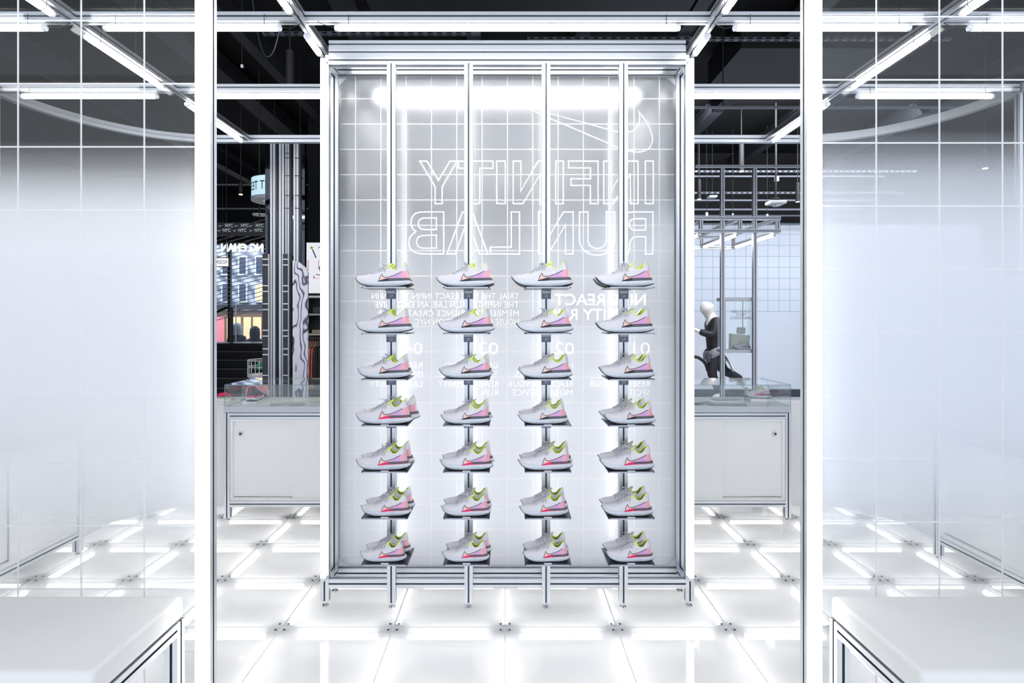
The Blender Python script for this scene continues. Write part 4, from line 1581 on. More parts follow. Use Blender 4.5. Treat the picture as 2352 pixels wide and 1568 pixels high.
def HCp(mb, name, m):
    mb.v = [(x - (xa + xb) / 2, y - RIGY - 0.15, z - zc0) for x, y, z in mb.v]
    return mb.build(name, m, hc)


yy0, yy1 = RIGY + 0.036, RIGY + 0.30
for z0, z1, nm in ((zc0 - 0.04, zc0, 'base_tray'), (zc1, zc1 + 0.04, 'top_tray')):
    HCp(MB().box(xa - 0.01, xb + 0.015, yy0, yy1, z0, z1), nm, GALU[0])
    HCp(MB().box(xa - 0.012, xb + 0.017, yy0 - 0.006, yy0, z0 + 0.004, z1 - 0.004), 'trim_strip', mat('pale_trim', (0.70, 0.71, 0.74), 0.4, 0.4))
HCp(MB().box(xa, xb, yy0 + 0.004, yy0 + 0.010, zc0, zc1), 'front_pane', ACRYL)
HCp(MB().box(xa, xa + 0.006, yy0 + 0.010, yy1, zc0, zc1), 'side_pane', ACRYL)
HCp(MB().box(xb - 0.006, xb, yy0 + 0.010, yy1, zc0, zc1), 'side_pane', ACRYL)
HCp(MB().box(xa - 0.001, xa + 0.004, yy0 + 0.001, yy0 + 0.006, zc0, zc1).box(xb - 0.004, xb + 0.001, yy0 + 0.001, yy0 + 0.006, zc0, zc1), 'glued_edges', ACEDGE)
GREYP = mat('grey_print', (0.42, 0.45, 0.48), 0.6)
for body, pxa, pxb, py in (('NIKE REACT', 1679, 1724, 718), ('FOAM', 1691, 1713, 725.5), ('CUSHIONING', 1677, 1726, 733)):
    dY = yy0 + 0.003
    me = text_mesh('case_lettering', body, 6.0 / F * dY / CAPH, GREYP, (pxb - pxa) / F * dY, 0.0)
    link('case_lettering', me, hc, (PX(pxa, dY) - (xa + xb) / 2, dY - RIGY - 0.15, PZ(py, dY) - zc0))
hx = PX(1706, RIGY + 0.2)
HCp(MB().tube([(hx, RIGY + 0.2, zc1), (hx, RIGY + 0.2, zc1 - 0.33)], 0.005, 6), 'drop_rod', GALU[0])
# foam block with a pale boot shape and the shoe in front
fb = thing('foam_block', 'cream foam block behind the shoe in the hanging case', 'block', (PX(1699, RIGY + 0.2), RIGY + 0.20, zc0 + 0.001))
CREAM = noisy(mat('cream_foam', (0.84, 0.82, 0.74), 0.8), 30, 0.06, 0.1)
MB().prism([(-0.12, 0.0), (0.10, 0.0), (0.115, 0.17), (-0.115, 0.19)], 'y', -0.03, 0.05).build('block', CREAM, fb)
rounded_box(-0.03, 0.07, -0.02, 0.04, 0.185, 0.27, 0.02, 3).build('boot_shape', noisy(mat('pale_green_foam', (0.66, 0.75, 0.72), 0.8), 30, 0.05), fb, True)
o = copy_tree(src)
o.location = (PX(1705, RIGY + 0.1), RIGY + 0.11, zc0 + 0.001)
o.scale = (0.215, 0.20, 0.24)
o.rotation_euler = (0, 0, 0)
o['label'] = 'cream and pink running shoe inside the hanging case between the gantry posts'
del o['group']


# ---- figures
def skin_body(name, joints, bones, material, parent=None, sub=2, root='pelvis'):
    names = list(joints)
    idx = {n: i for i, n in enumerate(names)}
    me = bpy.data.meshes.new(name)
    me.from_pydata([joints[n][0] for n in names], [(idx[a], idx[b]) for a, b in bones], [])
    o = bpy.data.objects.new(name, me)
    COL.objects.link(o)
    o.modifiers.new('skin', 'SKIN').use_smooth_shade = True
    for i, n in enumerate(names):
        sv = me.skin_vertices[0].data[i]
        r = joints[n][1]
        sv.radius = r if isinstance(r, tuple) else (r, r)
        sv.use_root = (n == root)
    ss = o.modifiers.new('sub', 'SUBSURF')
    ss.levels = ss.render_levels = sub
    bpy.context.view_layer.update()
    dg = bpy.context.evaluated_depsgraph_get()
    m2 = bpy.data.meshes.new_from_object(o.evaluated_get(dg))
    for p in m2.polygons:
        p.use_smooth = True
    m2.materials.clear()
    m2.materials.append(material)
    bpy.data.objects.remove(o)
    bpy.data.meshes.remove(me)
    m2.name = name
    return link(name, m2, parent)


MD = 10.2


def q(px, py, dy=0.0):
    return (PX(px, MD), MD + dy, PZ(py, MD))


man = thing('mannequin', 'white running mannequin in black top and tights with a grey shirt tied at the waist', 'mannequin')
SKINW = noisy(mat('mannequin_white', (0.80, 0.79, 0.76), 0.45), 5, 0.02)
J = {
    'pelvis': (q(1642, 812), (0.120, 0.105)), 'waist': (q(1638, 788), (0.098, 0.090)), 'chest': (q(1636, 757), (0.128, 0.115)), 'upchest': (q(1639, 739), (0.110, 0.11)),
    'neck': (q(1632, 726), 0.068), 'headlow': (q(1624, 713), 0.128), 'head': (q(1623, 704), (0.142, 0.128)), 'crown': (q(1627, 693), (0.120, 0.112)),
    'shN': (q(1640, 736, -0.17), 0.062), 'elN': (q(1629, 770, -0.23), 0.047), 'wrN': (q(1597, 760, -0.16), 0.034), 'haN': (q(1588, 755, -0.14), 0.032),
    'shF': (q(1640, 736, 0.17), 0.062), 'elF': (q(1664, 760, 0.24), 0.047), 'wrF': (q(1652, 778, 0.2), 0.034), 'haF': (q(1648, 782, 0.2), 0.032),
    'hipN': (q(1637, 822, -0.085), 0.098), 'knN': (q(1629, 856, -0.1), 0.066), 'caN': (q(1638, 876, -0.1), 0.054), 'anN': (q(1648, 902, -0.1), 0.040), 'toN': (q(1638, 909, -0.1), 0.035),
    'hipF': (q(1649, 822, 0.085), 0.098), 'knF': (q(1668, 853, 0.1), 0.064), 'caF': (q(1688, 861, 0.1), 0.050), 'anF': (q(1710, 873, 0.1), 0.038), 'toF': (q(1716, 889, 0.1), 0.034),
}
BON = [('pelvis', 'waist'), ('waist', 'chest'), ('chest', 'upchest'), ('upchest', 'neck'), ('neck', 'headlow'), ('headlow', 'head'), ('head', 'crown'),
       ('upchest', 'shN'), ('shN', 'elN'), ('elN', 'wrN'), ('wrN', 'haN'), ('upchest', 'shF'), ('shF', 'elF'), ('elF', 'wrF'), ('wrF', 'haF'),
       ('pelvis', 'hipN'), ('hipN', 'knN'), ('knN', 'caN'), ('caN', 'anN'), ('anN', 'toN'), ('pelvis', 'hipF'), ('hipF', 'knF'), ('knF', 'caF'), ('caF', 'anF'), ('anF', 'toF')]
skin_body('body', J, BON, SKINW, man)


def sub(keys, grow):
    out = {}
    for k in keys:
        p, r = J[k]
        out[k] = (p, tuple(v + grow for v in (r if isinstance(r, tuple) else (r, r))))
    return out


BLK = noisy(mat('black_sportswear', (0.018, 0.019, 0.025), 0.6), 50, 0.2)
J['hem'] = (q(1643, 822), (0.11, 0.10))
BON.append(('pelvis', 'hem'))
ks = ['pelvis', 'waist', 'chest', 'upchest', 'shN', 'elN', 'wrN', 'shF', 'elF', 'wrF', 'hem']
skin_body('running_top', sub(ks, 0.026), [b for b in BON if b[0] in ks and b[1] in ks], BLK, man)
ks = ['pelvis', 'waist', 'hipN', 'knN', 'caN', 'anN', 'hipF', 'knF', 'caF', 'anF']
skin_body('tights', sub(ks, 0.022), [b for b in BON if b[0] in ks and b[1] in ks], BLK, man)
GSH = noisy(mat('grey_jersey', (0.33, 0.33, 0.38), 0.8), 14, 0.15, 0.2)
WSH = noisy(mat('white_jersey', (0.80, 0.80, 0.80), 0.8), 14, 0.05, 0.2)
rows_ = []
base = Vector(q(1640, 806))
for k in range(17):
    a = 2 * math.pi * k / 16
    tilt = 0.075 * math.cos(a)
    rx, ry = 0.172, 0.200
    rows_.append([(base.x + rx * f_ * math.cos(a), base.y + ry * f_ * math.sin(a), base.z + dz_ + tilt + 0.006 * math.sin(5 * a + dz_ * 60)) for f_, dz_ in ((0.90, 0.075), (1.0, 0.05), (1.05, 0.0), (1.03, -0.05), (0.95, -0.075))])
MB().grid(rows_).build('tied_sleeves', GSH, man, True, None)
kx, _, kz = q(1622, 812)
MB().tube([(kx + 0.04, MD - 0.12, kz + 0.03), (kx, MD - 0.15, kz), (kx - 0.02, MD - 0.15, kz - 0.06), (kx, MD - 0.14, kz - 0.13)], 0.04, 8, rr=[0.03, 0.055, 0.045, 0.03]).build('knot', mat('dark_grey_jersey', (0.10, 0.10, 0.12), 0.8), man, True)
rows_ = []
for k in range(9):
    u = k / 8
    top = Vector(q(1654 + 14 * u, 812 + 4 * u, -0.22 + 0.40 * u))
    bot = Vector(q(1672 + 17 * u, 851 - 14 * u, -0.24 + 0.40 * u + 0.02 * math.sin(k * 1.7)))
    rows_.append([tuple(top.lerp(bot, t) + Vector((0.02 * math.sin(t * 3 + k), 0.015 * math.sin(k * 2.1), 0))) for t in (0, .25, .5, .75, 1)])
back_ = [[(x + 0.006, y + 0.012, z) for x, y, z in r] for r in rows_]
mb = MB().grid(rows_)
m3 = MB().grid(back_)
mb.add(m3.v, m3.f)
mb.build('shirt_tail', WSH, man, True, None)
for key, a, b_ in (('N', 'anN', 'toN'), ('F', 'anF', 'toF')):
    pa, pb = Vector(J[a][0]), Vector(J[b_][0])
    d = (pb - pa).normalized()
    MB().tube([pa + Vector((0.02, 0, 0.01)), pa + Vector((0.015, 0, -0.03)), pa.lerp(pb, 0.55) + Vector((0, 0, -0.012)), pb + d * 0.06], 0.05, 10, rr=[0.043, 0.052, 0.05, 0.026]).build('sneaker', WSH, man, True)
base = MB().lathe([(0.28, 0.0), (0.28, PZ(916, MD) - 0.012), (0.27, PZ(916, MD) - 0.006)], (PX(1646, MD), MD - 0.05, 0.001), 32).build('mannequin_plinth', noisy(mat('glass_green_plinth', (0.55, 0.63, 0.68), 0.2), 4, 0.05), None, True)
tag(base, 'round pale plinth under the running mannequin', 'plinth')
# black cable loop left of the mannequin
mb = MB().tube([q(1590, 818, -.1), q(1600, 820, -.1), q(1610, 827, -.1), q(1616, 834, -.1), q(1619, 842, -.1), q(1622, 850, -.08)], 0.028, 8)
mb.build('shoulder_strap', BLK, man, True)

# ------------------------------------------------------------------ ceiling services
def rail_x(y, z, xa, xb, label, m=RAILG, w=0.022, holes=False, h=0.028):
    t = thing('ceiling_rail', label, 'ceiling rail', ((xa + xb) / 2, y, z))
    L = xb - xa
    MB().box(-L / 2, L / 2, -w / 2, w / 2, -h / 2, h / 2).build('rail', m, t)
    if holes:
        mb = MB()
        k = int(L / 0.09)
        for i in range(k):
            c = -L / 2 + 0.045 + i * 0.09
            mb.box(c - 0.024, c + 0.024, -w / 2 - 0.0015, -w / 2 + 0.001, -0.008, 0.008)
            mb.box(c - 0.024, c + 0.024, -0.008, 0.008, -h / 2 - 0.0015, -h / 2 + 0.001)
        mb.build('slots', BLACK, t)['kind'] = 'stuff'
    for e in (-1, 1):
        MB().tube([(e * L * 0.38, 0, h / 2), (e * L * 0.38, 0, ROOMZ - z)], 0.006, 5).build('rod', BLACK2, t)
    return t


STRUT = mat('galvanised_strut', (0.14, 0.15, 0.18), 0.4, 0.6)
rail_x(5.6, 4.16, -2.3, -0.25, 'slotted strut under the ceiling above the left half of the display', STRUT, 0.04, True)
rail_x(5.9, 4.25, 0.2, 4.4, 'slotted strut under the ceiling above the right half of the display', STRUT, 0.04, True)
rail_x(9.6, PZ(394, 9.6), 2.6, 6.6, 'slotted strut right of the display, level with the gantry top', STRUT, 0.04, True)
rail_x(10.4, PZ(405, 10.4), 2.6, 6.6, 'plain strut just below the slotted one right of the display', STRUT)
rail_x(9.9, PZ(443, 9.9), 2.6, 6.6, 'slotted strut half way between the gantry top and its light boom', STRUT, 0.04, True)
rail_x(10.6, PZ(460, 10.6), 2.6, 6.6, 'plain strut behind the projector right of the display', STRUT)
rail_x(10.7, PZ(481, 10.7), 2.6, 6.6, 'plain strut above the far white wall', STRUT)
rail_x(10.9, PZ(495, 10.9), 2.6, 6.6, 'lowest plain strut above the far white wall', STRUT)
rail_x(5.2, PZ(247, 5.2), 1.6, 4.0, 'plain strut in the gap right of the display, under the second cross beam', STRUT, 0.02, False, 0.02)
rail_x(9.0, PZ(424, 9.0), -5.2, -1.6, 'thin strut at the left, level with the ring sign', STRUT, 0.02, False, 0.022)
rail_x(9.3, PZ(479, 9.3), -5.2, -1.6, 'thin strut at the left, below the ring sign', STRUT, 0.02, False, 0.022)
for i, (x, z, w, h) in enumerate(((-5.2, 4.35, 0.14, 0.22), (-3.4, 4.42, 0.22, 0.18), (-2.6, 4.30, 0.08, 0.14), (-1.5, 4.45, 0.2, 0.2), (-0.35, 4.42, 0.08, 0.16), (0.75, 4.40, 0.10, 0.2), (1.75, 4.35, 0.09, 0.12), (2.9, 4.42, 0.12, 0.16), (4.2, 4.38, 0.1, 0.2), (5.8, 4.40, 0.15, 0.2))):
    o = MB().box(-w / 2, w / 2, -7.0, 7.0, -h / 2, h / 2)
    o.box(-w / 2 - 0.03, w / 2 + 0.03, -7.0, 7.0, h / 2 - 0.02, h / 2)
    o.box(-w / 2 - 0.02, w / 2 + 0.02, -7.0, 7.0, -h / 2 - 0.012, -h / 2)
    o = o.build('ceiling_joist', noisy(mat('joist_black', (0.018, 0.019, 0.024), 0.5, 0, None, 0.4), 6, 0.3))
    o.location = (x, 8.0, z)
    tag(o, ('black ceiling joist running away from the camera, number %d from the left' % (i + 1)).replace('number 1 ', 'first ').replace('number 2 ', 'second ').replace('number 3 ', 'third ').replace('number 4 ', 'fourth ').replace('number 5 ', 'fifth ').replace('number 6 ', 'sixth ').replace('number 7 ', 'seventh ').replace('number 8 ', 'eighth ').replace('number 9 ', 'ninth ').replace('number 10 ', 'tenth '), 'ceiling joist', 'black joists under the ceiling')
o = MB().box(-1.4, 1.4, -0.35, 0.35, -0.2, 0.2).build('air_duct', noisy(mat('duct_black', (0.006, 0.0065, 0.008), 0.55), 3, 0.2))
o.location = (0.2, 5.0, 4.38)
tag(o, 'wide black air duct above the display header', 'duct')
o = MB().box(-0.8, 0.8, -0.5, 0.5, -0.15, 0.15).build('ceiling_panel', MATS['duct_black'])
o.location = (3.2, 6.6, 4.4)
tag(o, 'flat dark ceiling panel in the gap right of the display', 'ceiling panel')
WARM = mat('warm_lamp', (1.0, 0.80, 0.48), 0.4, 0, 7.0)
SPOTB = mat('spot_black', (0.02, 0.02, 0.024), 0.5)


def spot(px, py, d, r, L, label, power=25):
    x, z = PX(px, d), PZ(py, d)
    t = thing('spotlight', label, 'spotlight', (x, d, z))
    MB().lathe([(r, 0.0), (r, L), (r * 0.3, L + 0.01)], n=18).build('housing', SPOTB, t, True)
    MB().lathe([(r * 0.86, -0.006), (r * 0.86, -0.001)], n=18).build('lamp_face', WARM, t)
    if ROOMZ - z - L > 0.02:
        MB().tube([(0, 0, L), (0, 0, ROOMZ - z)], 0.008, 6).build('stem', SPOTB, t)
    spot_lamp('spot_lamp', (x, d, z - 0.02), power)
    return t


spot(666, 196, 5.2, 0.036, 0.30, 'black pendant spotlight with a warm lamp, upper left between post and display')
spot(553, 446, 8.2, 0.028, 0.16, 'small warm spotlight left of the ring sign', 70)
spot(1703, 393, 8.8, 0.038, 0.40, 'black cylinder spotlight with a warm lamp above the gantry')
spot(1606, 457, 9.3, 0.032, 0.30, 'warm spotlight right beside the display, level with the projector')
spot(1832, 463, 9.4, 0.030, 0.30, 'warm spotlight half hidden behind the right foreground post')
spot(2263, 386, 6.5, 0.030, 0.20, 'warm spotlight seen hazily through the right frosted panel')
spot(642, 389, 9.5, 0.022, 0.1, 'tiny warm spotlight seen between the column rails', 70)
# projector and small ceiling devices
d = 8.6
t = thing('projector', 'white ceiling projector hanging right of the gantry posts', 'projector', (PX(1782, d), d, PZ(466, d)))
rounded_box(-0.115, 0.115, -0.1, 0.1, -0.022, 0.024, 0.008, 2).build('case', noisy(mat('projector_white', (0.62, 0.64, 0.68), 0.5), 10, 0.05), t, True)
rounded_box(-0.035, 0.05, -0.09, 0.04, -0.05, -0.022, 0.006, 2).build('lens_box', MATS['projector_white'], t, True)
MB().box(-0.04, 0.04, -0.04, 0.04, 0.024, 0.075).tube([(0, 0, 0.07), (0, 0, ROOMZ - PZ(466, d))], 0.014, 8).build('mount', SPOTB, t)
DEV = mat('device_white', (0.75, 0.77, 0.80), 0.5)
for px, py, d, w, h, nm, lb in ((1784, 411, 9.0, 0.05, 0.07, 'sensor', 'small white sensor above the projector'), (1762, 494, 9.6, 0.03, 0.035, 'sensor', 'tiny white sensor below the projector'),
                               (1683, 492, 9.8, 0.025, 0.03, 'sensor', 'tiny white sensor between the gantry posts'), (1623, 492, 9.8, 0.04, 0.06, 'sensor', 'grey sensor left of the gantry posts'),
                               (1636, 452, 9.9, 0.13, 0.03, 'ceiling_lamp', 'small flat white lamp under the ceiling left of the gantry post'), (556, 152, 5.0, 0.02, 0.025, 'sensor', 'tiny white sensor at upper left of the display')):
    t = thing(nm, lb, 'sensor' if nm == 'sensor' else 'lamp', (PX(px, d), d, PZ(py, d)))
    rounded_box(-w / 2, w / 2, -w / 2, w / 2, -h / 2, h / 2, 0.004, 2).build('body', DEV, t, True)
    MB().tube([(0, 0, h / 2), (0, 0, ROOMZ - PZ(py, d))], 0.004, 5).build('stem', SPOTB, t)
loop_pts = []
for k in range(25):
    u = k / 24
    loop_pts.append((PX(570 + 108 * u, 5.1), 5.15 - 0.15 * u, 4.55 - (4.55 - PZ(138, 5.15)) * (1 - abs(2 * u - 0.9) ** 2.2 if abs(2 * u - 0.9) < 1 else 0.0)))
cb = MB().tube(loop_pts, 0.005, 6).build('hanging_cable', STRUT, None, True)
tag(cb, 'thin cable hanging in a loop under the ceiling at upper left', 'cable')

# ------------------------------------------------------------------ left background: column, panels, shelves, clothes
CD = 5.7
MIRR = mat('black_mirror', (0.06, 0.065, 0.075), 0.04, 1.0)
t = thing('mirrored_column', 'black mirrored square column with aluminium rails, left of the display', 'column', (PX(654, CD), CD, 0))
cx = PX(654, CD)
xa, xb = PX(609, CD) - cx, PX(700, CD) - cx
MB().box(xa, xb, 0.0, 0.05, 0.0, 3.19).build('mirror_cladding', MIRR, t)
for px, w in ((631, 0.048), (651, 0.048), (664, 0.034), (684, 0.046)):
    x = PX(px, CD) - cx
    MB().profile((x, -0.026, 0.01), (x, -0.026, 3.185), w, 0.05).build('rail', GALU, t)
PANB = mat('charcoal_panel', (0.03, 0.032, 0.042), 0.5)
CLIPW = mat('white_clip', (0.85, 0.86, 0.88), 0.4)
for a, b_ in ((610, 624), (656.5, 669)):
    xa_, xb_ = PX(a, CD) - cx, PX(b_, CD) - cx
    sp_ = MB().box(xa_, xb_, -0.075, -0.058, 0.3, PZ(585, CD)).build('slotted_standard', PANB, t)
    for y0_ in (597, 657, 698, 758, 800, 860):
        for dy in (0, 13):
            z = PZ(y0_ + dy, CD)
            MB().box(xa_ + 0.004, xb_ - 0.004, -0.081, -0.0755, z - 0.005, z + 0.005).build('clip', CLIPW, sp_)
    MB().box(xb_ - 0.002, xb_ + 0.004, -0.079, -0.056, 0.3, PZ(585, CD)).build('edge_strip', CLIPW, sp_)
for px, py in ((668, 355), (668, 366), (668, 406), (668, 451), (668, 480), (687, 406), (687, 451), (687, 480), (687, 366)):
    x = PX(px if px > 680 else 664, CD) - cx
    w = 0.046 if px > 680 else 0.034
    MB().box(x - w / 2 - 0.002, x + w / 2 + 0.002, -0.055, -0.05, PZ(py, CD) - 0.004, PZ(py, CD) + 0.002).build('band', STRAP, t)

# wavy graphic board
m = bpy.data.materials.new('wavy_print')
m.use_nodes = True
nt = m.node_tree
b = nt.nodes['Principled BSDF']
b.inputs['Roughness'].default_value = 0.4
tc = N(nt, 'ShaderNodeTexCoord')
mp = N(nt, 'ShaderNodeMapping')
mp.inputs['Scale'].default_value = (1.0, 1.0, 0.55)
nt.links.new(tc.outputs['Object'], mp.inputs[0])
wv = N(nt, 'ShaderNodeTexWave', Scale=5.0, Distortion=16.0, Detail=1.5)
wv.inputs['Detail Scale'].default_value = 1.6
nt.links.new(mp.outputs[0], wv.inputs['Vector'])
rp = N(nt, 'ShaderNodeValToRGB')
nt.links.new(wv.outputs['Fac'], rp.inputs[0])
cr = rp.color_ramp
cr.elements[0].position, cr.elements[0].color = 0.02, (0.05, 0.055, 0.09, 1)
cr.elements[1].position, cr.elements[1].color = 0.34, (0.82, 0.82, 0.92, 1)
e = cr.elements.new(0.14)
e.color = (0.30, 0.30, 0.42, 1)
nt.links.new(rp.outputs[0], b.inputs['Base Color'])
d = 5.5
xa, xb = PX(673, d), PX(708, d)
zt, zb = PZ(586, d), 0.80
out = [(xa, 0.05), (xb, 0.05), (xb, zt - 0.11), (xa + (xb - xa) * 0.8, zt - 0.06), (xa + (xb - xa) * 0.45, zt - 0.02), (xa, zt)]
out = [(x - xa, z - 0.05) for x, z in out]
o = MB().prism(out, 'y', -0.012, 0.012).build('graphic_board', m)
o.location = (xa, d, 0.002)
tag(o, 'tall board printed with a wavy black and white pattern beside the mirrored column', 'board')

# shelving wall with white pin board and clothes rail
d = 8.0
xa, xb = PX(690, d), PX(780, d)
t = thing('shelf_unit', 'dark wall shelf unit with pale shelves left of the display', 'shelf unit', ((xa + xb) / 2, d, 0))
w = (xb - xa) / 2
struct('wall_partition', MB().box(xa - 0.05, xb + 0.05, d + 0.46, d + 0.52, 0.0, ROOMZ), BLACK)
MB().box(-w, w, 0.42, 0.45, PZ(768, d) + 0.012, PZ(681, d) - 0.012).build('back_board', PANB, t)
MB().box(-w - 0.03, -w, -0.02, 0.45, PZ(768, d) - 0.012, PZ(681, d) + 0.012).build('side_board', PANB, t)
OAK = mat('pale_shelf', (0.62, 0.58, 0.48), 0.5)
for py in (681, 722, 768):
    MB().box(-w, w, 0.0, 0.42, PZ(py, d) - 0.012, PZ(py, d) + 0.012).build('shelf', OAK if py > 700 else WHITEM, t)
rk = thing('clothes_rack', 'clothes rail under the dark shelf unit left of the display', 'clothes rail', ((xa + xb) / 2, d, 0))
MB().tube([(-w, 0.15, PZ(776, d)), (w, 0.15, PZ(776, d))], 0.012, 8).build('rail', STRUT, rk)
for e in (-1, 1):
    MB().tube([(e * w, 0.15, PZ(776, d) + 0.012), (e * w, 0.15, 0.0)], 0.012, 8).build('upright', STRUT, rk)
bx = rounded_box(-0.09, 0.09, -0.08, 0.08, 0, 0.05, 0.004, 2).build('shoe_box', noisy(mat('kraft', (0.50, 0.42, 0.30), 0.7), 20, 0.1), None, True)
bx.location = (PX(735, d + .1), d + 0.12, PZ(768, d) + 0.0125)
tag(bx, 'small brown box on the lowest pale shelf left of the display', 'box')
bx = rounded_box(-0.08, 0.07, -0.08, 0.08, 0, 0.09, 0.03, 3).build('folded_cap', noisy(mat('grey_cap', (0.10, 0.10, 0.12), 0.8), 20, 0.1), None, True)
bx.location = (PX(733, d + .1), d + 0.14, PZ(722, d) + 0.0125)
tag(bx, 'dark folded cap on the upper shelf left of the display', 'cap')
d2 = 7.95
t = thing('pin_board', 'white backlit board with scattered black, pink and yellow marks above the dark shelves', 'board', (PX(738, d2), d2, PZ(615, d2)))
ww, hh = 45 / F * d2, 58 / F * d2
MB().box(-ww, ww, 0.0, 0.03, -hh, hh).build('board', mat('lit_board', (0.90, 0.90, 0.93), 0.5, 0, 0.25), t)
PKM, YLM = mat('pink_mark', (0.9, 0.10, 0.30), 0.5), mat('yellow_mark', (0.85, 0.82, 0.1), 0.5)


def mark(x0, y0, x1, y1, wd, m_):
    p0 = Vector(((x0 - 738) / F * d2, 0, -(y0 - 615) / F * d2))
    p1 = Vector(((x1 - 738) / F * d2, 0, -(y1 - 615) / F * d2))
    u = (p1 - p0).normalized()
    nn = Vector((-u.z, 0, u.x)) * wd / 2
    MB().prism([((p0 + nn).x, (p0 + nn).z), ((p1 + nn).x, (p1 + nn).z), ((p1 - nn).x, (p1 - nn).z), ((p0 - nn).x, (p0 - nn).z)], 'y', -0.003, -0.0002).build('mark', m_, t)


mark(718, 573, 726, 592, 0.014, INK)
mark(713, 568, 719, 570, 0.03, YLM)
mark(708, 597, 708, 622, 0.008, PKM)
mark(732, 597, 732, 618, 0.006, PKM)
mark(721, 633, 721, 640, 0.012, PKM)
mark(726, 630, 735, 631.5, 0.010, INK)
mark(734, 612, 735, 622, 0.012, INK)
mark(731, 570, 735, 566, 0.008, RAILG)
mark(722, 638, 735, 640, 0.004, PKM)
# clothes
CORAL = noisy(mat('coral_fabric', (0.78, 0.22, 0.16), 0.8), 20, 0.12)
OLIVE = noisy(mat('dark_grey_fabric', (0.075, 0.072, 0.068), 0.8), 20, 0.15)
SHL = [(0.03, 0.0), (0.0, -0.01), (-0.22, -0.09), (-0.24, -0.14), (-0.27, -0.52), (-0.21, -0.53), (-0.19, -0.2), (-0.19, -0.62), (0.19, -0.62), (0.19, -0.2), (0.21, -0.53), (0.27, -0.52), (0.24, -0.14), (0.22, -0.09)]
jm = {}
for i in range(12):
    m_ = CORAL if i < 5 else OLIVE
    if m_.name not in jm:
        jm[m_.name] = MB().prism(SHL, 'x', -0.009, 0.009).mesh('garment', m_)
        hgm = MB().tube([(0, 0, 0.005), (0, 0, 0.03), (0, 0.012, 0.045), (0, 0.016, 0.062), (0, 0, 0.068)], 0.003, 5).tube([(0, -0.18, -0.06), (0, 0, 0.008), (0, 0.18, -0.06)], 0.005, 5).mesh('hanger', OAK, True)
    x = PX(709 + 5.1 * i, 8.15)
    t = thing('jacket', ('coral jacket on the clothes rail, %s from the left' if i < 5 else 'dark grey jacket on the clothes rail, %s from the left') % ('first', 'second', 'third', 'fourth', 'fifth', 'sixth', 'seventh', 'eighth', 'ninth', 'tenth', 'eleventh', 'twelfth')[i], 'jacket', (x, 8.15, PZ(776, 8.0) - 0.052), 'jackets on the clothes rail')
    link('garment', jm[m_.name], t)
    link('hanger', hgm, t)
    t.rotation_euler = (0, 0, math.radians(random.uniform(-1, 1)))

# hanging ring sign with reversed lettering
d = 7.0
RR = 0.29
rcx = PX(582, d) + RR
zr1, zr0 = PZ(409, d), PZ(457, d)
t = thing('ring_sign', 'hanging ring sign with a glowing pale blue band of reversed lettering', 'sign', (rcx, d, zr0))
SIGN = mat('sign_glow', (0.62, 0.86, 0.95), 0.5, 0, 0.30)
hh = zr1 - zr0 - 0.03
n = 48
MB().grid([[(RR * math.cos(a), RR * math.sin(a), z) for z in (0, hh)] for a in [2 * math.pi * k / n for k in range(n)]] + [[(RR, 0, 0), (RR, 0, hh)]]).build('light_band', SIGN, t, True, None)
MB().lathe([(RR - 0.10, -0.03), (RR + 0.005, -0.03), (RR + 0.005, -0.002)], n=n).f
mb = MB()
prof = [(RR - 0.12, 0.0), (RR - 0.12, -0.035), (RR - 0.08, -0.045), (RR + 0.004, -0.035), (RR + 0.006, -0.001), (RR - 0.02, 0.0)]
mb.grid([[(r_ * math.cos(a), r_ * math.sin(a), z) for r_, z in prof] for a in [2 * math.pi * k / n for k in range(n + 1)]])
mb.build('lower_rim', mat('ring_white', (0.66, 0.67, 0.70), 0.4), t, True)
mb = MB()
mb.grid([[(r_ * math.cos(a), r_ * math.sin(a), z) for r_, z in [(RR - 0.12, hh), (RR + 0.006, hh), (RR + 0.006, hh + 0.02), (RR - 0.12, hh + 0.02), (RR - 0.12, hh)]] for a in [2 * math.pi * k / n for k in range(n + 1)]])
mb.build('upper_rim', BLACK2, t)
me = text_mesh('ring_lettering', 'PRODUCT TEST', hh * 0.44 / CAPH, INK, None, 0.0, True)
for v in me.vertices:
    a = math.radians(300) - (0.62 - (v.co.x + 0.62)) / RR * 1.0
    a = math.radians(346) + v.co.x * 0.74 / RR
    rr_ = RR + 0.003 - v.co.y * 0.5
    v.co = (rr_ * math.cos(a), rr_ * math.sin(a), v.co.z + hh * 0.28)
link('ring_lettering', me, t)
for k in range(3):
    a = 2 * math.pi * k / 3
    MB().tube([(RR * 0.9 * math.cos(a), RR * 0.9 * math.sin(a), hh + 0.02), (RR * 0.9 * math.cos(a), RR * 0.9 * math.sin(a), ROOMZ - zr0)], 0.004, 5).build('hanger_wire', STRAP, t)

# black banner with repeated check emblem and lettering
d = 7.6
xa, xb = PX(470, d), PX(612, d)
za, zb = PZ(541, d), PZ(511, d)
t = thing('banner', 'long black banner with white check emblems and NYC lettering, left of the mirrored column', 'banner', (xa, d, za))
MB().box(0, xb - xa, 0.0, 0.05, 0, zb - za).build('board', INK, t)
for r_, (py, xs0) in enumerate(((521, (501.5, 538, 572)), (532, (499, 535, 572)))):
    for x0_ in xs0:
        tx_ = PX(x0_ + (15.5 if r_ == 0 else 13), d) - xa
        me = text_mesh('banner_lettering', 'NYC', 7.2 / F * d / CAPH, PRINT, 18.0 / F * d, 0.02)
        link('banner_lettering', me, t, (tx_, -0.0008, PZ(py, d) - za))
        mb = MB().prism([(u * 10 / F * d, v * 11 / F * d) for u, v in TICK], 'y', -0.0015, -0.0002)
        mb.build('check_emblem', PRINT, t, loc=(PX(x0_ + 1, d) - xa, 0, PZ(py, d) - za + 0.004))
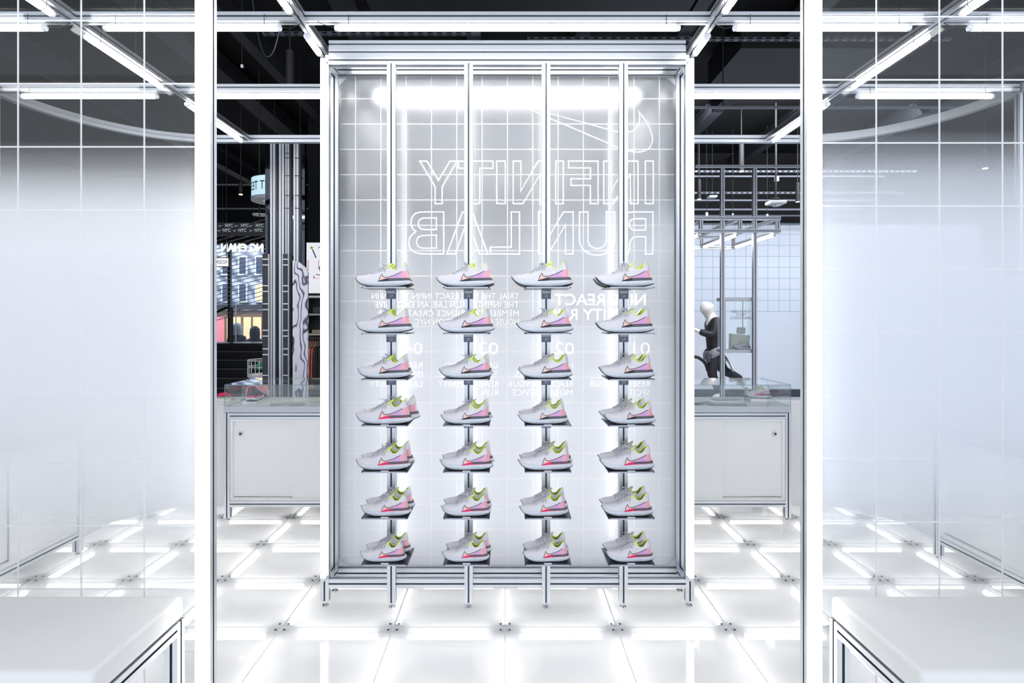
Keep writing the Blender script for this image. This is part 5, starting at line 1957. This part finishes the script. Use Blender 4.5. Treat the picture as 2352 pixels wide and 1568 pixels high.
for x in (0.1, xb - xa - 0.1):
    MB().tube([(x, 0.025, zb - za), (x, 0.025, ROOMZ - za)], 0.006, 6).build('rod', SPOTB, t)
tag(MB().lathe([(0.09, 0), (0.10, 0.02), (0.03, 0.03)], (0, 0, 0), 24).build('ceiling_disc', MATS['ring_white'], None, True, loc=(PX(597, 8.0), 8.0, PZ(495, 8.0))), 'white round ceiling disc below the ring sign', 'ceiling disc')
MB().tube([(0, 0, 0.03), (0, 0, ROOMZ - PZ(495, 8.0))], 0.006, 5).build('stem', SPOTB, next(o for o in COL.objects if o.name == 'ceiling_disc'))

# shop window wall with the street behind it
WD = 13.6
struct('wall_front_window', MB().box(-9, 1.1, WD + 1.2, WD + 1.3, PZ(546, WD), ROOMZ).box(PX(612, WD), 1.1, WD + 1.2, WD + 1.3, -0.2, PZ(546, WD)), BLACK2)
gl = glass('shop_window_glass', (0.86, 0.89, 0.93), 0.02, 0.05, 1.0, (0.5, 0.55, 0.62))
win = MB().box(-9, PX(612, WD), WD + 1.22, WD + 1.24, 0.9, PZ(546, WD)).build('window_1', gl)
win['kind'] = 'structure'
for px in (470, 560):
    MB().box(PX(px, WD) - 0.03, PX(px, WD) + 0.03, WD + 1.18, WD + 1.28, 0.9, PZ(546, WD)).build('mullion', SPOTB, win)
# steps up to the window
GRAN = noisy(mat('black_granite', (0.020, 0.020, 0.022), 0.25), 90, 0.9)
stp = thing('steps', 'black granite steps left of the mirrored column', 'steps', (PX(540, 13), 13.0, 0))
for k in range(6):
    z1 = 0.935 - 0.165 * (5 - k)
    z0 = max(0.0, z1 - 0.165)
    if z1 <= 0.02:
        continue
    MB().box(-2.4, PX(640, 13) - PX(540, 13), 0.30 * k - 1.2, 0.30 * k + (0.9 if k == 5 else 0.30) - 1.2, 0.001, z1).build('step', GRAN, stp)
    MB().box(-2.4, PX(640, 13) - PX(540, 13), 0.30 * k - 1.206, 0.30 * k - 1.2, z1 - 0.02, z1).build('nosing', mat('step_nosing', (0.10, 0.10, 0.105), 0.4), stp)
hr = thing('handrail', 'black handrail with an upright post on the granite steps', 'handrail', (PX(542, 13.4), 13.2, 0.935))
HR = mat('handrail_black', (0.012, 0.012, 0.015), 0.4)
dz = PZ(708, 13.3) - 0.935
MB().tube([(0, 0, 0.0), (0, 0, dz), (-0.12, 0, dz + 0.02), (-0.45, -0.6, dz - 0.28)], 0.03, 8).build('rail', HR, hr, True)
MB().tube([(0.045, 0.1, 0.0), (0.045, 0.1, dz + 0.14)], 0.012, 8).build('slim_post', mat('steel_post', (0.7, 0.7, 0.72), 0.3, 0.8), hr, True)

# street facade far outside: stone front with windows, lit shop below
FD = 22.0
m = bpy.data.materials.new('street_front')
m.use_nodes = True
nt = m.node_tree
b = nt.nodes['Principled BSDF']
tc = N(nt, 'ShaderNodeTexCoord')
wv = N(nt, 'ShaderNodeTexWave', Scale=1.1, Distortion=3.0, Detail=3.0)
wv.bands_direction = 'DIAGONAL'
nt.links.new(tc.outputs['Object'], wv.inputs['Vector'])
rp = N(nt, 'ShaderNodeValToRGB')
rp.color_ramp.elements[0].color = (0.10, 0.11, 0.14, 1)
rp.color_ramp.elements[1].color = (0.42, 0.43, 0.48, 1)
nt.links.new(wv.outputs['Fac'], rp.inputs[0])
nt.links.new(rp.outputs[0], b.inputs['Base Color'])
fac = thing('street_building', 'grey stone building across the street behind the shop window', 'building', (PX(540, FD), FD, -0.3))
MB().box(-7, 6, 0, 0.4, 0, 6).build('wall', m, fac)
GWN = mat('far_window_pane', (0.04, 0.05, 0.08), 0.15)
LWN = mat('lit_window', (0.80, 0.50, 0.24), 0.5, 0, 0.22)
for i in range(9):
    for j in range(3):
        x = -3.4 + i * 0.62
        z = 2.75 + j * 1.0
        wf = MB().box(x - 0.17, x + 0.17, -0.10, 0.02, z - 0.36, z + 0.36).build('window', mat('window_surround', (0.50, 0.51, 0.55), 0.6), fac)
        MB().box(x - 0.12, x + 0.12, -0.104, -0.098, z - 0.31, z + 0.31).build('pane', LWN if (i * 3 + j * 5) % 7 == 0 else GWN, wf)
sh = MB().box(-1.1, 1.25, -0.3, -0.02, 0.2, 2.1).build('shop_front', mat('bronze_front', (0.16, 0.09, 0.05), 0.4), fac)
for x0_, x1_ in ((-0.9, -0.25), (-0.15, 0.35), (0.45, 0.72), (0.8, 1.1)):
    MB().box(x0_, x1_, -0.32, -0.301, 0.45, 1.85).build('shop_window', LWN if x0_ > -0.5 else mat('rosy_shop_window', (0.70, 0.18, 0.20), 0.5, 0, 0.12), sh)
MB().box(-3.2, 2.2, -0.42, -0.3, 2.12, 2.3).build('awning', SPOTB, fac)
struct('floor_street', MB().box(-12, 4, 15.6, 24, -0.32, -0.3), mat('asphalt', (0.10, 0.10, 0.11), 0.6))
area_light('street_daylight', (-9, 18.0, 6.0), (math.radians(38), 0, 0), 8, 3, 500, (0.80, 0.90, 1.0))
# perforated glittering curtain of metal strips inside the window
STRIP = mat('steel_strip', (0.62, 0.63, 0.66), 0.3, 0.9)
cur = thing('metal_screen', 'slanting screen of thin metal strips inside the shop window', 'screen', (PX(540, 13.4), 13.5, 1.0))
for k in range(22):
    z0 = 0.55 + k * 0.095
    MB().prism([(-1.2, z0 - 0.30), (0.78, z0 + 0.22), (0.78, z0 + 0.236), (-1.2, z0 - 0.284)], 'y', -0.004, 0.004).build('strip', STRIP, cur)
MB().tube([(-1.2, 0, -0.064), (-1.2, 0, 2.75)], 0.015, 6).build('upright', SPOTB, cur)
MB().tube([(0.78, 0, -0.064), (0.78, 0, 2.9)], 0.015, 6).build('upright', SPOTB, cur)
# glowing reversed shop lettering and small reserve sign
d = 13.0
t = thing('lit_lettering', 'white glowing reversed lettering hanging under the black banner', 'sign', (PX(604, d), d, PZ(577, d)))
GLOW = mat('white_glow', (1, 1, 1), 0.5, 0, 0.7)
me = text_mesh('letters', 'NG CHAN', 17 / F * d / CAPH, GLOW, 96 / F * d, 0.03, True, 0.01)
link('letters', me, t)
MB().tube([(-1.1, 0.03, PZ(556, d) - PZ(577, d)), (0.1, 0.03, PZ(556, d) - PZ(577, d))], 0.02, 6).build('carrier', SPOTB, t)
MB().tube([(-0.2, 0.03, 0.2), (-0.2, 0.03, ROOMZ - PZ(577, d))], 0.01, 6).tube([(-0.9, 0.03, 0.2), (-0.9, 0.03, ROOMZ - PZ(577, d))], 0.01, 6).build('rod', SPOTB, t)
d = 8.6
t = thing('reserve_sign', 'small lit sign with reversed lettering at the left foreground post', 'sign', (PX(526, d), d, PZ(613, d)))
MB().box(-0.30, 0.0, 0, 0.05, 0, 22 / F * d).build('frame', SPOTB, t)
MB().box(-0.29, -0.012, -0.003, -0.0003, 0.012, 22 / F * d - 0.012).build('light_panel', mat('sign_white', (0.80, 0.86, 0.92), 0.5, 0, 0.25), t)
me = text_mesh('sign_lettering', 'RESERVE', 8.5 / F * d / CAPH, INK, 36 / F * d, 0.01, True)
link('sign_lettering', me, t, (-0.025, -0.004, 0.045))
MB().tube([(-0.15, 0.02, -0.02), (-0.28, 0.02, -0.02)], 0.02, 8).build('lamp', GLOW, t, True)
MB().tube([(-0.05, 0.025, 22 / F * d), (-0.05, 0.025, ROOMZ - PZ(613, d))], 0.006, 6).build('rod', SPOTB, t)
# low round display with white rim and green backing
d = 6.9
t = thing('round_display', 'low round white wire display with a green back, behind the left clear case', 'display', (PX(612, d), d, 0))
zt = PZ(826, d)
rr_ = 0.20
mb = MB()
for z in (zt, zt - 0.075, zt - 0.17):
    mb.tube([(rr_ * math.cos(2 * math.pi * k / 24), rr_ * math.sin(2 * math.pi * k / 24), z) for k in range(24)], 0.006, 5, closed=True)
for k in range(12):
    a = 2 * math.pi * k / 12
    mb.tube([(rr_ * math.cos(a), rr_ * math.sin(a), zt), (rr_ * math.cos(a), rr_ * math.sin(a), zt - 0.19)], 0.005, 5)
mb.build('wire_rim', CLIPW, t)
MB().lathe([(rr_ * 0.98, zt - 0.20), (rr_ * 0.98, zt - 0.175)], n=28).build('shelf', WHITE, t, True)
MB().lathe([(rr_ * 0.8, 0.001), (rr_ * 0.8, zt - 0.20)], n=28).build('drum', WHITE, t, True)
rounded_box(-0.12, 0.1, 0.02, 0.06, zt - 0.115, zt - 0.03, 0.004, 2).build('green_card', mat('green_card', (0.03, 0.30, 0.16), 0.6), t, True)
rounded_box(0.0, 0.05, -0.06, -0.01, zt - 0.17, zt - 0.09, 0.015, 2).build('black_item', OUTS, t, True)

# two people outside beyond the steps, seen from behind
def person(px, py, d, label, coat, hood, s=1.0):
    t = thing('person', label, 'person', (PX(px, d), d, 0))
    hz = PZ(py, d)
    def a(x, y, z):
        return (x * s, y, hz + z * s)
    JJ = {'pelvis': (a(0, 0, -0.80), (0.16, 0.13)), 'chest': (a(0, 0, -0.45), (0.19, 0.13)), 'up': (a(0, 0, -0.27), (0.15, 0.11)), 'neck': (a(0, 0, -0.17), 0.06), 'head': (a(0, -0.01, -0.04), (0.095, 0.10)), 'crown': (a(0, 0, 0.05), (0.07, 0.075)),
          's1': (a(-0.19, 0, -0.28), 0.075), 'e1': (a(-0.25, 0.02, -0.55), 0.06), 'h1': (a(-0.2, -0.12, -0.72), 0.045), 's2': (a(0.19, 0, -0.28), 0.075), 'e2': (a(0.25, 0.02, -0.55), 0.06), 'h2': (a(0.2, -0.12, -0.72), 0.045),
          'k1': (a(-0.12, -0.03, -1.15), 0.085), 'f1': (a(-0.12, 0, -1.55), 0.055), 'k2': (a(0.12, -0.03, -1.15), 0.085), 'f2': (a(0.12, 0, -1.55), 0.055)}
    BB = [('pelvis', 'chest'), ('chest', 'up'), ('up', 'neck'), ('neck', 'head'), ('head', 'crown'), ('up', 's1'), ('s1', 'e1'), ('e1', 'h1'), ('up', 's2'), ('s2', 'e2'), ('e2', 'h2'), ('pelvis', 'k1'), ('k1', 'f1'), ('pelvis', 'k2'), ('k2', 'f2')]
    skin_body('body', JJ, BB, coat, t, 1)
    MB().lathe([(0.125, -0.20), (0.135, -0.05), (0.12, 0.06), (0.06, 0.125), (0.01, 0.14)], (0, 0.01, hz), 14).build('hood', hood, t, True)
    return t


COAT = noisy(mat('black_coat', (0.015, 0.016, 0.02), 0.8), 20, 0.2)
GREYH = noisy(mat('grey_hood', (0.42, 0.43, 0.46), 0.85), 20, 0.15)
person(544, 752, 16.2, 'person in a dark coat and grey hood outside beyond the steps', COAT, GREYH)
person(585, 760, 16.0, 'person in a black coat and black hood outside beyond the steps', COAT, COAT)
